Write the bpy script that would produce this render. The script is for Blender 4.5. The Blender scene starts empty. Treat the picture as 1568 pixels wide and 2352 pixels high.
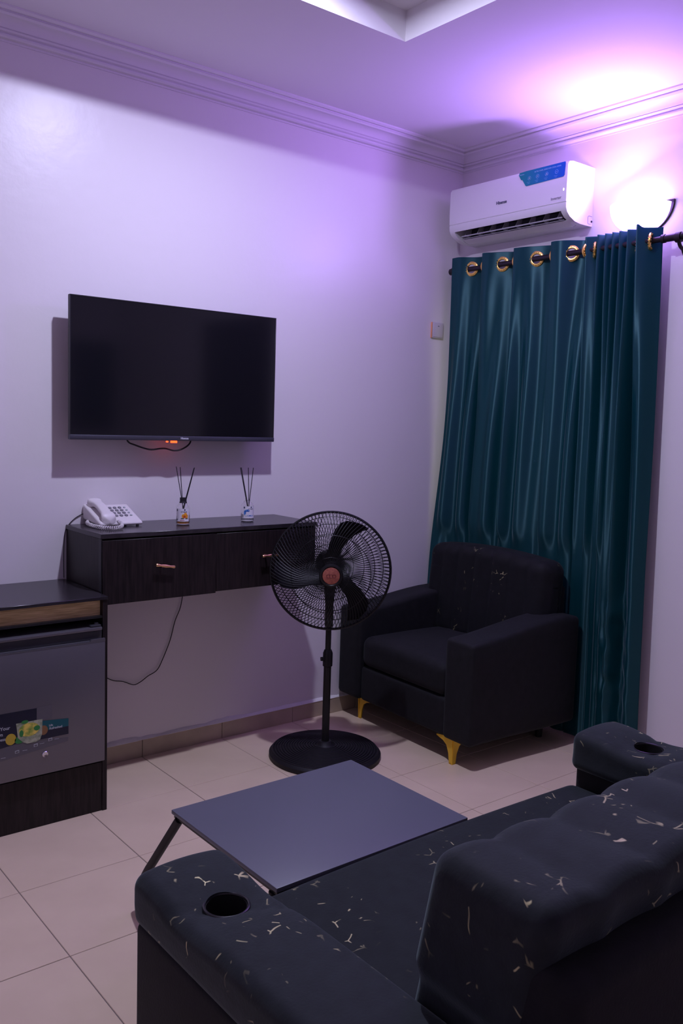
import bpy, bmesh, math, random
from mathutils import Vector, Matrix, noise
PI = math.pi
sc = bpy.context.scene
C = sc.collection

# ------------------------------------------------------------------ camera
def setup_camera():
    W, H, f = 1568, 2352, 2026.58
    yaw, pitch, roll = -0.681506, -0.102148, 0.0315061
    cy, sy, cp, sp = math.cos(yaw), math.sin(yaw), math.cos(pitch), math.sin(pitch)
    fw = Vector((-sy*cp, cy*cp, sp)); r = Vector((cy, sy, 0)); u = r.cross(fw)
    c, s = math.cos(roll), math.sin(roll)
    r2 = c*r + s*u; u2 = -s*r + c*u
    cd = bpy.data.cameras.new('camera'); cam = bpy.data.objects.new('camera', cd); C.objects.link(cam)
    m = Matrix((r2, u2, -fw)).transposed().to_4x4()
    m.translation = Vector((-3.5222, -3.40423, 1.47318))
    cam.matrix_world = m
    cd.sensor_fit = 'VERTICAL'; cd.sensor_height = 36.0; cd.lens = f/H*36.0
    cd.clip_start = 0.02
    sc.camera = cam
setup_camera()

# ------------------------------------------------------------------ world, exposure
w = bpy.data.worlds.new('world'); sc.world = w; w.use_nodes = True
w.node_tree.nodes['Background'].inputs[0].default_value = (0.02, 0.02, 0.03, 1)
w.node_tree.nodes['Background'].inputs[1].default_value = 0.3
sc.view_settings.view_transform = 'Standard'
sc.view_settings.look = 'None'
sc.view_settings.exposure = 0.06
sc.view_settings.gamma = 1.0
sc.view_settings.use_curve_mapping = False
sc.cycles.max_bounces = 10
sc.cycles.diffuse_bounces = 6
sc.cycles.sample_clamp_indirect = 8.0

# ------------------------------------------------------------------ lamps
BULB = (-1.86, -1.16, 2.985)
def point(name, loc, color, energy, radius):
    d = bpy.data.lights.new(name, 'POINT'); d.color = color; d.energy = energy; d.shadow_soft_size = radius
    o = bpy.data.objects.new(name, d); o.location = loc; C.objects.link(o); return o
def disk(name, loc, color, energy, size):
    d = bpy.data.lights.new(name, 'AREA'); d.shape = 'DISK'; d.color = color; d.energy = energy; d.size = size
    o = bpy.data.objects.new(name, d); o.location = loc; C.objects.link(o); return o
disk('tray_lamp_light', (BULB[0], BULB[1], 2.983), (0.69, 0.69, 1.0), 34.0, 0.075)
SCONCE = (-0.085, -1.11, 2.425)
_s = disk('sconce_light', (-0.105, SCONCE[1]+0.01, 2.470), (0.46, 0.24, 1.0), 14.0, 0.09)
_s.rotation_euler = Vector((0.80, -0.22, -0.56)).to_track_quat('Z', 'Y').to_euler()
SCONCE_EMIT = 13.0

# ------------------------------------------------------------------ materials
MATS = {}
def mat(name, col, rough=0.5, metal=0.0, spec=0.5, **k):
    if name in MATS: return MATS[name]
    m = bpy.data.materials.new(name); m.use_nodes = True; MATS[name] = m
    b = m.node_tree.nodes['Principled BSDF']
    b.inputs['Base Color'].default_value = (*col, 1); b.inputs['Roughness'].default_value = rough
    b.inputs['Metallic'].default_value = metal; b.inputs['Specular IOR Level'].default_value = spec
    for n, v in k.items():
        b.inputs[n.replace('_', ' ')].default_value = v
    return m
def nd(m, t, **k):
    n = m.node_tree.nodes.new(t)
    for a, v in k.items(): setattr(n, a, v)
    return n
def ln(m, a, b): m.node_tree.links.new(a, b)
def bump(m, scale, strength, dist=0.001, detail=4, stretch=None, coord='Object'):
    b = m.node_tree.nodes['Principled BSDF']
    tc = nd(m, 'ShaderNodeTexCoord'); n = nd(m, 'ShaderNodeTexNoise'); n.inputs['Scale'].default_value = scale
    n.inputs['Detail'].default_value = detail
    src = tc.outputs[coord]
    if stretch:
        mp = nd(m, 'ShaderNodeMapping'); mp.inputs['Scale'].default_value = stretch; ln(m, src, mp.inputs[0]); src = mp.outputs[0]
    ln(m, src, n.inputs['Vector'])
    bp = nd(m, 'ShaderNodeBump'); bp.inputs['Strength'].default_value = strength; bp.inputs['Distance'].default_value = dist
    ln(m, n.outputs['Fac'], bp.inputs['Height']); ln(m, bp.outputs[0], b.inputs['Normal'])
    return n
def vary(m, c1, c2, scale, stretch=None, detail=4, lo=0.35, hi=0.65):
    b = m.node_tree.nodes['Principled BSDF']
    tc = nd(m, 'ShaderNodeTexCoord'); n = nd(m, 'ShaderNodeTexNoise'); n.inputs['Scale'].default_value = scale; n.inputs['Detail'].default_value = detail
    src = tc.outputs['Object']
    if stretch:
        mp = nd(m, 'ShaderNodeMapping'); mp.inputs['Scale'].default_value = stretch; ln(m, src, mp.inputs[0]); src = mp.outputs[0]
    ln(m, src, n.inputs['Vector'])
    r = nd(m, 'ShaderNodeValToRGB'); r.color_ramp.elements[0].position = lo; r.color_ramp.elements[1].position = hi
    r.color_ramp.elements[0].color = (*c1, 1); r.color_ramp.elements[1].color = (*c2, 1)
    ln(m, n.outputs['Fac'], r.inputs[0]); ln(m, r.outputs[0], b.inputs['Base Color'])
    return r

M_wall = mat('wall_paint', (0.80, 0.76, 0.78), 0.36, 0, 0.5); bump(M_wall, 18, 0.25, 0.004, 6)
M_ceil = mat('ceiling_paint', (0.80, 0.77, 0.80), 0.75, 0, 0.3); bump(M_ceil, 9, 0.12, 0.003, 3)
M_corn = mat('plaster_cornice', (0.78, 0.75, 0.78), 0.7, 0, 0.3)
M_tile = mat('beige_tile', (0.60, 0.50, 0.44), 0.28, 0, 0.5)
vary(M_tile, (0.75, 0.595, 0.425), (0.80, 0.64, 0.46), 6, None, 6)
M_skirt = mat('skirting_tile', (0.42, 0.34, 0.29), 0.35); vary(M_skirt, (0.41, 0.33, 0.24), (0.48, 0.385, 0.285), 9)
M_grout = mat('grout', (0.22, 0.18, 0.15), 0.9)
M_plaster = mat('rough_plaster', (0.8, 0.77, 0.76), 0.8); bump(M_plaster, 60, 0.8, 0.004)
M_tvb = mat('tv_plastic', (0.02, 0.02, 0.024), 0.35)
M_chin = mat('tv_chin', (0.09, 0.09, 0.12), 0.35, 0.6)
M_screen = mat('tv_screen', (0.007, 0.007, 0.010), 0.10, 0, 0.6)
M_silver = mat('silver_print', (0.75, 0.76, 0.85), 0.4, 0.2)
M_cabA = mat('dark_wood', (0.02, 0.013, 0.014), 0.42, 0, 0.28)
vary(M_cabA, (0.009, 0.006, 0.007), (0.022, 0.015, 0.016), 5, (26, 26, 2.0), 5)
M_cabTop = mat('dark_wood_top', (0.03, 0.026, 0.03), 0.26, 0, 0.45)
vary(M_cabTop, (0.018, 0.015, 0.019), (0.034, 0.029, 0.034), 6, (3, 40, 3), 5)
M_oak = mat('oak_board', (0.30, 0.19, 0.09), 0.5)
vary(M_oak, (0.40, 0.27, 0.11), (0.78, 0.58, 0.30), 7, (2, 8, 45), 6, 0.3, 0.7)
M_black = mat('black_plastic', (0.010, 0.010, 0.012), 0.42)
M_blackg = mat('black_gloss', (0.012, 0.011, 0.014), 0.28)
M_void = mat('cup_black', (0.004, 0.004, 0.005), 0.6)
M_fridge = mat('grey_steel', (0.17, 0.165, 0.185), 0.36, 0.55); bump(M_fridge, 300, 0.05, 0.0005)
M_fridged = mat('fridge_dark_trim', (0.06, 0.06, 0.07), 0.35, 0.3)
M_chrome = mat('chrome', (0.7, 0.7, 0.75), 0.15, 1.0)
M_white = mat('white_plastic', (0.80, 0.79, 0.80), 0.38)
M_phone = mat('phone_plastic', (0.72, 0.68, 0.68), 0.42)
M_phone_d = mat('phone_keys', (0.20, 0.19, 0.22), 0.5)
M_vent = mat('vent_dark', (0.025, 0.022, 0.035), 0.6)
M_vane = mat('vane_plastic', (0.45, 0.44, 0.48), 0.45)
M_gold = mat('gold_metal', (0.95, 0.62, 0.16), 0.28, 1.0)
M_goldleg = mat('gold_leg', (0.90, 0.58, 0.05), 0.42, 0.45)
M_brass = mat('rose_brass', (0.95, 0.55, 0.30), 0.3, 1.0)
M_rod = mat('rod_metal', (0.03, 0.022, 0.03), 0.35, 0.6)
M_curt = mat('teal_satin', (0.004, 0.105, 0.118), 0.47, 0.45, 1.0, Sheen_Weight=0.5, Sheen_Roughness=0.3)
M_curt.node_tree.nodes['Principled BSDF'].inputs['Sheen Tint'].default_value = (0.6, 0.9, 0.9, 1)
bump(M_curt, 1, 0.3, 0.0003, 1, (60, 60, 1400))
_cb = M_curt.node_tree.nodes['Principled BSDF']; _cb.inputs['Anisotropic'].default_value = 0.9
_cv = nd(M_curt, 'ShaderNodeCombineXYZ'); _cv.inputs['Z'].default_value = 1.0; ln(M_curt, _cv.outputs[0], _cb.inputs['Tangent'])
_nt = M_curt.node_tree; _tr = nd(M_curt, 'ShaderNodeBsdfTranslucent'); _tr.inputs['Color'].default_value = (0.02, 0.16, 0.30, 1)
_mx = nd(M_curt, 'ShaderNodeMixShader'); _mx.inputs[0].default_value = 0.38
ln(M_curt, _nt.nodes['Principled BSDF'].outputs[0], _mx.inputs[1]); ln(M_curt, _tr.outputs[0], _mx.inputs[2]); ln(M_curt, _mx.outputs[0], _nt.nodes['Material Output'].inputs['Surface'])
M_fan = mat('fan_black', (0.008, 0.008, 0.010), 0.42, 0.0, 0.35)
M_fanbase = mat('fan_base_rubber', (0.012, 0.011, 0.015), 0.55, 0.0, 0.3)
M_blade = mat('fan_blade', (0.007, 0.006, 0.009), 0.6, 0, 0.12)
M_badge = mat('copper_badge', (0.42, 0.13, 0.09), 0.45, 0.35); vary(M_badge, (0.36, 0.10, 0.08), (0.50, 0.17, 0.11), 120)
M_badged = mat('badge_engraving', (0.20, 0.045, 0.045), 0.5, 0.3)
M_tableleg = mat('table_leg_black', (0.012, 0.010, 0.014), 0.55, 0, 0.3)
M_table = mat('grey_laminate', (0.125, 0.130, 0.165), 0.42, 0, 0.45); bump(M_table, 400, 0.06, 0.0006)
M_switch = mat('switch_plastic', (0.62, 0.58, 0.62), 0.35)
M_switchg = mat('switch_gold_edge', (0.95, 0.45, 0.25), 0.35, 0.6)
M_reed = mat('reed_black', (0.008, 0.007, 0.012), 0.6)
M_glass = mat('bottle_glass', (1, 1, 1), 0.02, 0, 0.5, Transmission_Weight=1.0, IOR=1.30)
M_liq = mat('amber_liquid', (0.85, 0.38, 0.10), 0.05, 0, 0.5, Transmission_Weight=0.75, IOR=1.33)
M_liqc = mat('clear_liquid', (0.85, 0.88, 0.9), 0.05, 0, 0.5, Transmission_Weight=0.9, IOR=1.33)
M_paper = mat('label_paper', (0.78, 0.76, 0.82), 0.5)
M_ink = mat('ink_navy', (0.03, 0.03, 0.09), 0.5)
M_inkr = mat('ink_red', (0.45, 0.05, 0.12), 0.5)
M_peach = mat('print_peach', (0.85, 0.22, 0.03), 0.5); vary(M_peach, (0.55, 0.03, 0.01), (0.95, 0.42, 0.03), 90)
M_leafp = mat('print_leaf', (0.05, 0.10, 0.03), 0.5)
M_wave = mat('print_blue', (0.03, 0.13, 0.50), 0.5); vary(M_wave, (0.01, 0.05, 0.35), (0.08, 0.30, 0.70), 110)
M_nightpane = mat('night_pane', (0.01, 0.03, 0.05), 0.15)
M_doorm = mat('dark_door', (0.02, 0.015, 0.018), 0.4)
M_bulb = mat('bulb_glow', (1, 1, 1), 0.4); M_bulb.node_tree.nodes['Principled BSDF'].inputs['Emission Color'].default_value = (0.85, 0.9, 1, 1); M_bulb.node_tree.nodes['Principled BSDF'].inputs['Emission Strength'].default_value = 12
M_bowl = mat('sconce_glass', (0.9, 0.88, 0.95), 0.4)
_b = M_bowl.node_tree.nodes['Principled BSDF']; _b.inputs['Emission Color'].default_value = (0.48, 0.28, 1.0, 1); _b.inputs['Emission Strength'].default_value = SCONCE_EMIT
M_red = mat('red_led', (0.5, 0.02, 0.01), 0.4); _b = M_red.node_tree.nodes['Principled BSDF']; _b.inputs['Emission Color'].default_value = (1, 0.05, 0.01, 1); _b.inputs['Emission Strength'].default_value = 5
M_acled = mat('ac_led', (0.9, 0.9, 0.7), 0.4); _b = M_acled.node_tree.nodes['Principled BSDF']; _b.inputs['Emission Color'].default_value = (1, 1, 0.7, 1); _b.inputs['Emission Strength'].default_value = 3
M_win = mat('window_glow', (0.3, 0.3, 0.2), 0.2); _b = M_win.node_tree.nodes['Principled BSDF']; _b.inputs['Emission Color'].default_value = (0.85, 0.9, 0.45, 1); _b.inputs['Emission Strength'].default_value = 0.5

# gradient sticker of the air conditioner (teal to blue, printed)
M_acst = mat('sticker_gradient', (0, 0.2, 0.4), 0.3)
tc = nd(M_acst, 'ShaderNodeTexCoord'); sx = nd(M_acst, 'ShaderNodeSeparateXYZ'); ln(M_acst, tc.outputs['Generated'], sx.inputs[0])
rp = nd(M_acst, 'ShaderNodeValToRGB'); rp.color_ramp.elements[0].color = (0.0, 0.10, 0.62, 1); rp.color_ramp.elements[1].color = (0.0, 0.26, 0.27, 1)
ln(M_acst, sx.outputs['Y'], rp.inputs[0]); ln(M_acst, rp.outputs[0], M_acst.node_tree.nodes['Principled BSDF'].inputs['Base Color'])
M_acst2 = mat('sticker_light_print', (0.40, 0.65, 0.95), 0.4)
M_acst3 = mat('sticker_navy_print', (0.01, 0.04, 0.30), 0.3)
M_frst = mat('fridge_sticker_dark', (0.010, 0.012, 0.03), 0.35)
M_frteal = mat('fridge_sticker_teal', (0.004, 0.09, 0.11), 0.35)
M_lemon = mat('print_lemon', (0.55, 0.50, 0.06), 0.4); vary(M_lemon, (0.20, 0.32, 0.05), (0.80, 0.62, 0.12), 60)
M_lemon2 = mat('print_lemon_whole', (0.52, 0.38, 0.04), 0.4)
M_brownf = mat('print_brown_fruit', (0.24, 0.12, 0.05), 0.4)
M_lime = mat('print_lime', (0.03, 0.22, 0.05), 0.4)
M_glassp = mat('print_glass', (0.35, 0.38, 0.26), 0.4); vary(M_glassp, (0.22, 0.27, 0.17), (0.45, 0.47, 0.34), 70)
M_txt = mat('print_grey', (0.42, 0.45, 0.47), 0.5)
M_panelg = mat('print_panel_grey', (0.11, 0.105, 0.12), 0.4)

# black velvet with scattered gold foil flecks
def velvet(name, base, amount, scale=1.0):
    m = bpy.data.materials.new(name); m.use_nodes = True
    b = m.node_tree.nodes['Principled BSDF']
    b.inputs['Roughness'].default_value = 0.75; b.inputs['Specular IOR Level'].default_value = 0.25
    b.inputs['Sheen Weight'].default_value = {'black_velvet': 0.34, 'black_velvet_seat': 0.17}.get(name, 0.06); b.inputs['Sheen Roughness'].default_value = 0.4
    b.inputs['Sheen Tint'].default_value = (0.58, 0.74, 0.72, 1)
    tc = nd(m, 'ShaderNodeTexCoord')
    def noi(sc_, off, det=2):
        mp = nd(m, 'ShaderNodeMapping'); mp.inputs['Location'].default_value = off; ln(m, tc.outputs['Object'], mp.inputs[0])
        n = nd(m, 'ShaderNodeTexNoise'); n.inputs['Scale'].default_value = sc_; n.inputs['Detail'].default_value = det; ln(m, mp.outputs[0], n.inputs['Vector']); return n
    def th(src, lo, hi):
        r = nd(m, 'ShaderNodeMapRange'); r.clamp = True; r.inputs['From Min'].default_value = lo; r.inputs['From Max'].default_value = hi; ln(m, src, r.inputs['Value']); return r.outputs[0]
    def mul(a, c):
        x = nd(m, 'ShaderNodeMath', operation='MULTIPLY'); ln(m, a, x.inputs[0]); ln(m, c, x.inputs[1]); return x.outputs[0]
    warp = noi(9*scale, (3, 1, 2)); 
    mixv = nd(m, 'ShaderNodeVectorMath', operation='MULTIPLY_ADD'); ln(m, warp.outputs['Color'], mixv.inputs[0])
    mixv.inputs[1].default_value = (0.05, 0.05, 0.05); ln(m, tc.outputs['Object'], mixv.inputs[2])
    v = nd(m, 'ShaderNodeTexVoronoi', feature='DISTANCE_TO_EDGE'); v.inputs['Scale'].default_value = 20*scale; ln(m, mixv.outputs[0], v.inputs['Vector'])
    line = th(v.outputs['Distance'], 0.046, 0.016)
    n1 = noi(24*scale, (7, 0, 0), 1); n2 = noi(4.5*scale, (0, 9, 4), 1)
    mask = mul(mul(line, th(n1.outputs['Fac'], 0.60, 0.64)), th(n2.outputs['Fac'], 0.60-amount, 0.70-amount))
    n3 = noi(11, (5, 5, 1), 1); mask = mul(mask, th(n3.outputs['Fac'], 0.30, 0.56))
    cn = noi(30, (1, 1, 1))
    cr = nd(m, 'ShaderNodeValToRGB'); cr.color_ramp.elements[0].color = (*[c*0.6 for c in base], 1); cr.color_ramp.elements[1].color = (*[c*1.5 for c in base], 1); ln(m, cn.outputs['Fac'], cr.inputs[0])
    mx = nd(m, 'ShaderNodeMix', data_type='RGBA'); ln(m, mask, mx.inputs['Factor']); ln(m, cr.outputs[0], mx.inputs['A']); mx.inputs['B'].default_value = (0.62, 0.56, 0.30, 1)
    ln(m, mx.outputs['Result'], b.inputs['Base Color'])
    mm = nd(m, 'ShaderNodeMath', operation='MULTIPLY'); ln(m, mask, mm.inputs[0]); mm.inputs[1].default_value = 0.5; ln(m, mm.outputs[0], b.inputs['Metallic'])
    rr = nd(m, 'ShaderNodeMapRange'); rr.inputs['To Min'].default_value = 0.75; rr.inputs['To Max'].default_value = 0.4; ln(m, mask, rr.inputs['Value']); ln(m, rr.outputs[0], b.inputs['Roughness'])
    bn = noi(160, (0, 0, 0), 3); bp = nd(m, 'ShaderNodeBump'); bp.inputs['Strength'].default_value = 0.25; bp.inputs['Distance'].default_value = 0.002
    ln(m, bn.outputs['Fac'], bp.inputs['Height']); ln(m, bp.outputs[0], b.inputs['Normal'])
    return m
M_velvet = velvet('black_velvet', (0.015, 0.019, 0.022), 0.15, 1.2)
M_velvet_seat = velvet('black_velvet_seat', (0.011, 0.015, 0.016), 0.13, 1.2)
M_velvet_back = velvet('black_velvet_back', (0.006, 0.006, 0.008), 0.0, 1.5)
M_velvet_plain = velvet('black_velvet_plain', (0.009, 0.009, 0.011), -0.16)

# ------------------------------------------------------------------ mesh helpers
ORG = {}
class MB:
    def __init__(s): s.v = []; s.f = []
    def add(s, vs, fs):
        o = len(s.v); s.v += [tuple(x) for x in vs]; s.f += [tuple(i+o for i in f) for f in fs]; return s
    def box(s, x0, x1, y0, y1, z0, z1, bev=0.0, seg=2):
        if bev <= 0:
            vs = [(x, y, z) for z in (z0, z1) for y in (y0, y1) for x in (x0, x1)]
            return s.add(vs, [(0, 2, 3, 1), (4, 5, 7, 6), (0, 1, 5, 4), (2, 6, 7, 3), (0, 4, 6, 2), (1, 3, 7, 5)])
        bm = bmesh.new(); bmesh.ops.create_cube(bm, size=1)
        for v in bm.verts: v.co = Vector(((x0+x1)/2+v.co.x*(x1-x0), (y0+y1)/2+v.co.y*(y1-y0), (z0+z1)/2+v.co.z*(z1-z0)))
        bmesh.ops.bevel(bm, geom=bm.edges[:], offset=bev, segments=seg, profile=0.5, affect='EDGES')
        return s.bm(bm)
    def bm(s, bm):
        bm.verts.ensure_lookup_table(); bm.verts.index_update()
        s.add([v.co[:] for v in bm.verts], [tuple(v.index for v in f.verts) for f in bm.faces]); bm.free(); return s
    def frame(s, o, ax):
        ax = Vector(ax).normalized(); t = Vector((0, 0, 1)) if abs(ax.z) < 0.9 else Vector((1, 0, 0))
        a = ax.cross(t).normalized(); b = ax.cross(a).normalized(); return Vector(o), a, b, ax
    def lathe(s, o, ax, prof, n=32, caps=True):
        o, a, b, c = s.frame(o, ax); vs = []; fs = []
        for r, h in prof:
            for i in range(n):
                t = 2*PI*i/n; vs.append(o+a*(r*math.cos(t))+b*(r*math.sin(t))+c*h)
        m = len(prof)
        for j in range(m-1):
            for i in range(n):
                k = (i+1) % n; fs.append((j*n+i, j*n+k, (j+1)*n+k, (j+1)*n+i))
        if caps: fs.append(tuple(range(n))[::-1]); fs.append(tuple((m-1)*n+i for i in range(n)))
        return s.add(vs, fs)
    def cyl(s, p0, p1, r, n=16, r1=None):
        p0 = Vector(p0); p1 = Vector(p1); L = (p1-p0).length
        return s.lathe(p0, p1-p0, [(r, 0), (r if r1 is None else r1, L)], n)
    def tube(s, pts, r, n=8, closed=False, caps=True):
        pts = [Vector(p) for p in pts]; N = len(pts); vs = []; fs = []; up = None
        for i, p in enumerate(pts):
            if closed: d = pts[(i+1) % N]-pts[i-1]
            else: d = pts[min(i+1, N-1)]-pts[max(i-1, 0)]
            d.normalize()
            if up is None: up = Vector((0, 0, 1)) if abs(d.z) < 0.9 else Vector((1, 0, 0))
            a = (up-d*up.dot(d)).normalized(); b = d.cross(a); up = a
            rr = r(i/(N-1)) if callable(r) else r
            for k in range(n):
                t = 2*PI*k/n; vs.append(p+a*(rr*math.cos(t))+b*(rr*math.sin(t)))
        M = N if closed else N-1
        for i in range(M):
            j = (i+1) % N
            for k in range(n):
                l = (k+1) % n; fs.append((i*n+k, i*n+l, j*n+l, j*n+k))
        if caps and not closed: fs.append(tuple(range(n))[::-1]); fs.append(tuple((N-1)*n+k for k in range(n)))
        return s.add(vs, fs)
    def prism(s, poly, o, u, v, h):
        """poly in (u,v) plane at o, extruded by vector h"""
        o = Vector(o); u = Vector(u); v = Vector(v); h = Vector(h); n = len(poly)
        vs = [o+u*p[0]+v*p[1] for p in poly]+[o+u*p[0]+v*p[1]+h for p in poly]
        fs = [tuple(range(n)), tuple(range(2*n-1, n-1, -1))]+[(i, i+n, (i+1) % n+n, (i+1) % n) for i in range(n)]
        return s.add(vs, fs)
    def rbox(s, x0, x1, y0, y1, z0, z1, r, m=8, k=4, deform=None):
        """soft rounded box"""
        c = Vector(((x0+x1)/2, (y0+y1)/2, (z0+z1)/2)); h = [(x1-x0)/2, (y1-y0)/2, (z1-z0)/2]
        g = []
        for a in range(3):
            ed = [-h[a]+r*math.tan(PI/4*(i/k)) for i in range(k)] ; e2 = [-h[a]+r+(2*h[a]-2*r)*i/m for i in range(m+1)]
            g.append(ed+e2+[-q for q in ed[::-1]])
        idx = {}; vs = []; fs = []
        def V(p):
            key = tuple(round(q, 6) for q in p)
            if key not in idx:
                q = Vector([max(-(h[i]-r), min(h[i]-r, p[i])) for i in range(3)]); d = Vector(p)-q
                if d.length > 1e-9: d = d.normalized()*r
                co = c+q+d
                if deform: co = Vector(deform(co.copy()))
                idx[key] = len(vs); vs.append(co)
            return idx[key]
        for a in range(3):
            b, d = (a+1) % 3, (a+2) % 3
            for sg in (-1, 1):
                for i in range(len(g[b])-1):
                    for j in range(len(g[d])-1):
                        q = []
                        for (ii, jj) in ((i, j), (i+1, j), (i+1, j+1), (i, j+1)):
                            p = [0, 0, 0]; p[a] = sg*h[a]; p[b] = g[b][ii]; p[d] = g[d][jj]; q.append(V(p))
                        if len(set(q)) < 3: continue
                        q = list(dict.fromkeys(q))
                        fs.append(tuple(q if sg > 0 else q[::-1]))
        return s.add(vs, fs)
def link(name, me, m, parent):
    o = bpy.data.objects.new(name, me); C.objects.link(o)
    if m: me.materials.append(m)
    if parent: o.parent = parent
    return o
def wloc(p):
    return ORG.get(p.name, Vector((0, 0, 0))) if p else Vector((0, 0, 0))
def obj(name, mb, m, parent=None, smooth=40, base=None, local=False):
    """links a mesh; vertices are in world coordinates unless local"""
    org = wloc(parent)
    if base is not None: o_here = Vector(base)
    else: o_here = org
    if local: off = Vector((0, 0, 0))
    else: off = o_here
    me = bpy.data.meshes.new(name); me.from_pydata([(v[0]-off.x, v[1]-off.y, v[2]-off.z) for v in mb.v], [], mb.f)
    bm = bmesh.new(); bm.from_mesh(me); bmesh.ops.recalc_face_normals(bm, faces=bm.faces); bm.to_mesh(me); bm.free()
    if smooth:
        me.shade_smooth(); me.set_sharp_from_angle(angle=math.radians(smooth))
    o = link(name, me, m, parent)
    if base is not None:
        o.location = o_here-org
    ORG[o.name] = o_here.copy() if base is not None else org.copy()
    return o
def tag(o, label, cat=None, group=None, kind=None):
    if label: o['label'] = label
    if cat: o['category'] = cat
    if group: o['group'] = group
    if kind: o['kind'] = kind
    return o
def thing(name, loc, label, cat, group=None, rotz=0, local=False):
    o = bpy.data.objects.new(name, None); C.objects.link(o); o.location = loc; o.rotation_euler = (0, 0, rotz); o.empty_display_size = 0.1
    ORG[o.name] = Vector((0, 0, 0)) if local else Vector(loc)
    return tag(o, label, cat, group)
def struct(name, mb, m, smooth=30):
    o = obj(name, mb, m, None, smooth); o['kind'] = 'structure'; return o
def text(name, body, size, o, u, v, m, parent, depth=0.0006, bold=0.0, align='LEFT', scale_u=1.0):
    """flat lettering: origin o, u = reading direction, v = up"""
    cu = bpy.data.curves.new('lettering', 'FONT'); cu.body = body; cu.size = size; cu.extrude = depth/2; cu.offset = bold; cu.align_x = align; cu.resolution_u = 3
    to = bpy.data.objects.new('lettering_source', cu); C.objects.link(to)
    bpy.context.view_layer.update()
    me = bpy.data.meshes.new_from_object(to.evaluated_get(bpy.context.evaluated_depsgraph_get()))
    bpy.data.objects.remove(to)
    u = Vector(u).normalized(); v = Vector(v).normalized(); n = u.cross(v); org = wloc(parent); o = Vector(o)
    for vt in me.vertices:
        c = vt.co; p = o+u*(c.x*scale_u)+v*c.y+n*(c.z+depth/2)-org; vt.co = p
    me.name = name
    ob = link(name, me, m, parent); ORG[ob.name] = org.copy(); return ob
def boolean_cut(o, cut):
    md = o.modifiers.new('cut', 'BOOLEAN'); md.object = cut; md.operation = 'DIFFERENCE'; md.solver = 'EXACT'; md.use_self = True
    bpy.context.view_layer.update()
    me = bpy.data.meshes.new_from_object(o.evaluated_get(bpy.context.evaluated_depsgraph_get()))
    o.modifiers.clear(); o.data = me; bpy.data.objects.remove(cut)
def smoothstep(a, b, x):
    t = max(0.0, min(1.0, (x-a)/(b-a))); return t*t*(3-2*t)
def spline(pts, n=8):
    P = [Vector(p) for p in pts]; out = []
    for i in range(len(P)-1):
        p0 = P[max(i-1, 0)]; p1 = P[i]; p2 = P[i+1]; p3 = P[min(i+2, len(P)-1)]
        for k in range(n):
            t = k/n; out.append(0.5*((2*p1)+(p2-p0)*t+(2*p0-5*p1+4*p2-p3)*t*t+(3*p1-p0-3*p2+p3)*t**3))
    out.append(P[-1]); return out

# ------------------------------------------------------------------ room shell
RX, RY, HC = -4.4, -4.4, 2.895
struct('wall_left', MB().box(RX-0.12, 0.12, 0.0, 0.12, -0.1, 3.1), M_wall)
WY0, WY1, WZ0, WZ1 = -1.12, -0.13, 0.95, 2.12
wr = MB()
wr.box(0, 0.12, RY, WY0, -0.1, 3.1).box(0, 0.12, WY1, 0, -0.1, 3.1).box(0, 0.12, WY0, WY1, -0.1, WZ0).box(0, 0.12, WY0, WY1, WZ1, 3.1)
struct('wall_right', wr, M_wall)
struct('wall_back', MB().box(RX-0.12, 0.12, RY-0.12, RY, -0.1, 3.1), M_wall)
struct('wall_near', MB().box(RX-0.12, RX, RY, 0, -0.1, 3.1), M_wall)
# window behind the curtain
wf = MB()
for (a, b, c, d) in ((WY0, WY1, WZ0, WZ0+0.05), (WY0, WY1, WZ1-0.05, WZ1), (WY0, WY0+0.05, WZ0+0.05, WZ1-0.05), (WY1-0.05, WY1, WZ0+0.05, WZ1-0.05), (-0.65, -0.60, WZ0+0.05, WZ1-0.05)):
    wf.box(0.045, 0.085, a, b, c, d)
win = struct('window_1', wf, M_white)
obj('pane', MB().box(0.06, 0.066, WY0+0.04, -0.64, WZ0+0.04, WZ1-0.04), M_win, win)
obj('pane', MB().box(0.06, 0.066, -0.61, WY1-0.04, WZ0+0.04, WZ1-0.04), M_win, win)
w2 = struct('window_2', MB().box(-0.50, -0.06, RY, RY+0.03, 1.30, 2.12, 0.004), M_doorm)
obj('pane', MB().box(-0.47, -0.09, RY+0.028, RY+0.033, 1.33, 2.09), M_nightpane, w2)
# door on the right wall, past the frame (it shows in the television)
dm = MB().box(-0.035, -0.002, -2.86, -1.96, 0.0, 2.2, 0.004)
dr = struct('door_1', dm, M_doorm)
obj('door_handle', MB().cyl((-0.035, -2.05, 1.02), (-0.085, -2.05, 1.02), 0.009).cyl((-0.08, -2.05, 1.02), (-0.08, -2.17, 1.02), 0.009), M_chrome, dr)

# ceiling with recessed tray
TX0, TX1, TY0, TY1, TZ = -3.25, -1.195, -3.1, -0.826, 3.005
cm = MB()
cm.box(RX-0.12, 0.12, TY1, 0.12, HC, TZ).box(RX-0.12, 0.12, RY-0.12, TY0, HC, TZ).box(TX1, 0.12, TY0, TY1, HC, TZ).box(RX-0.12, TX0, TY0, TY1, HC, TZ)
cm.box(RX-0.12, 0.12, RY-0.12, 0.12, TZ, TZ+0.1)
struct('ceiling', cm, M_ceil)

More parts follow.
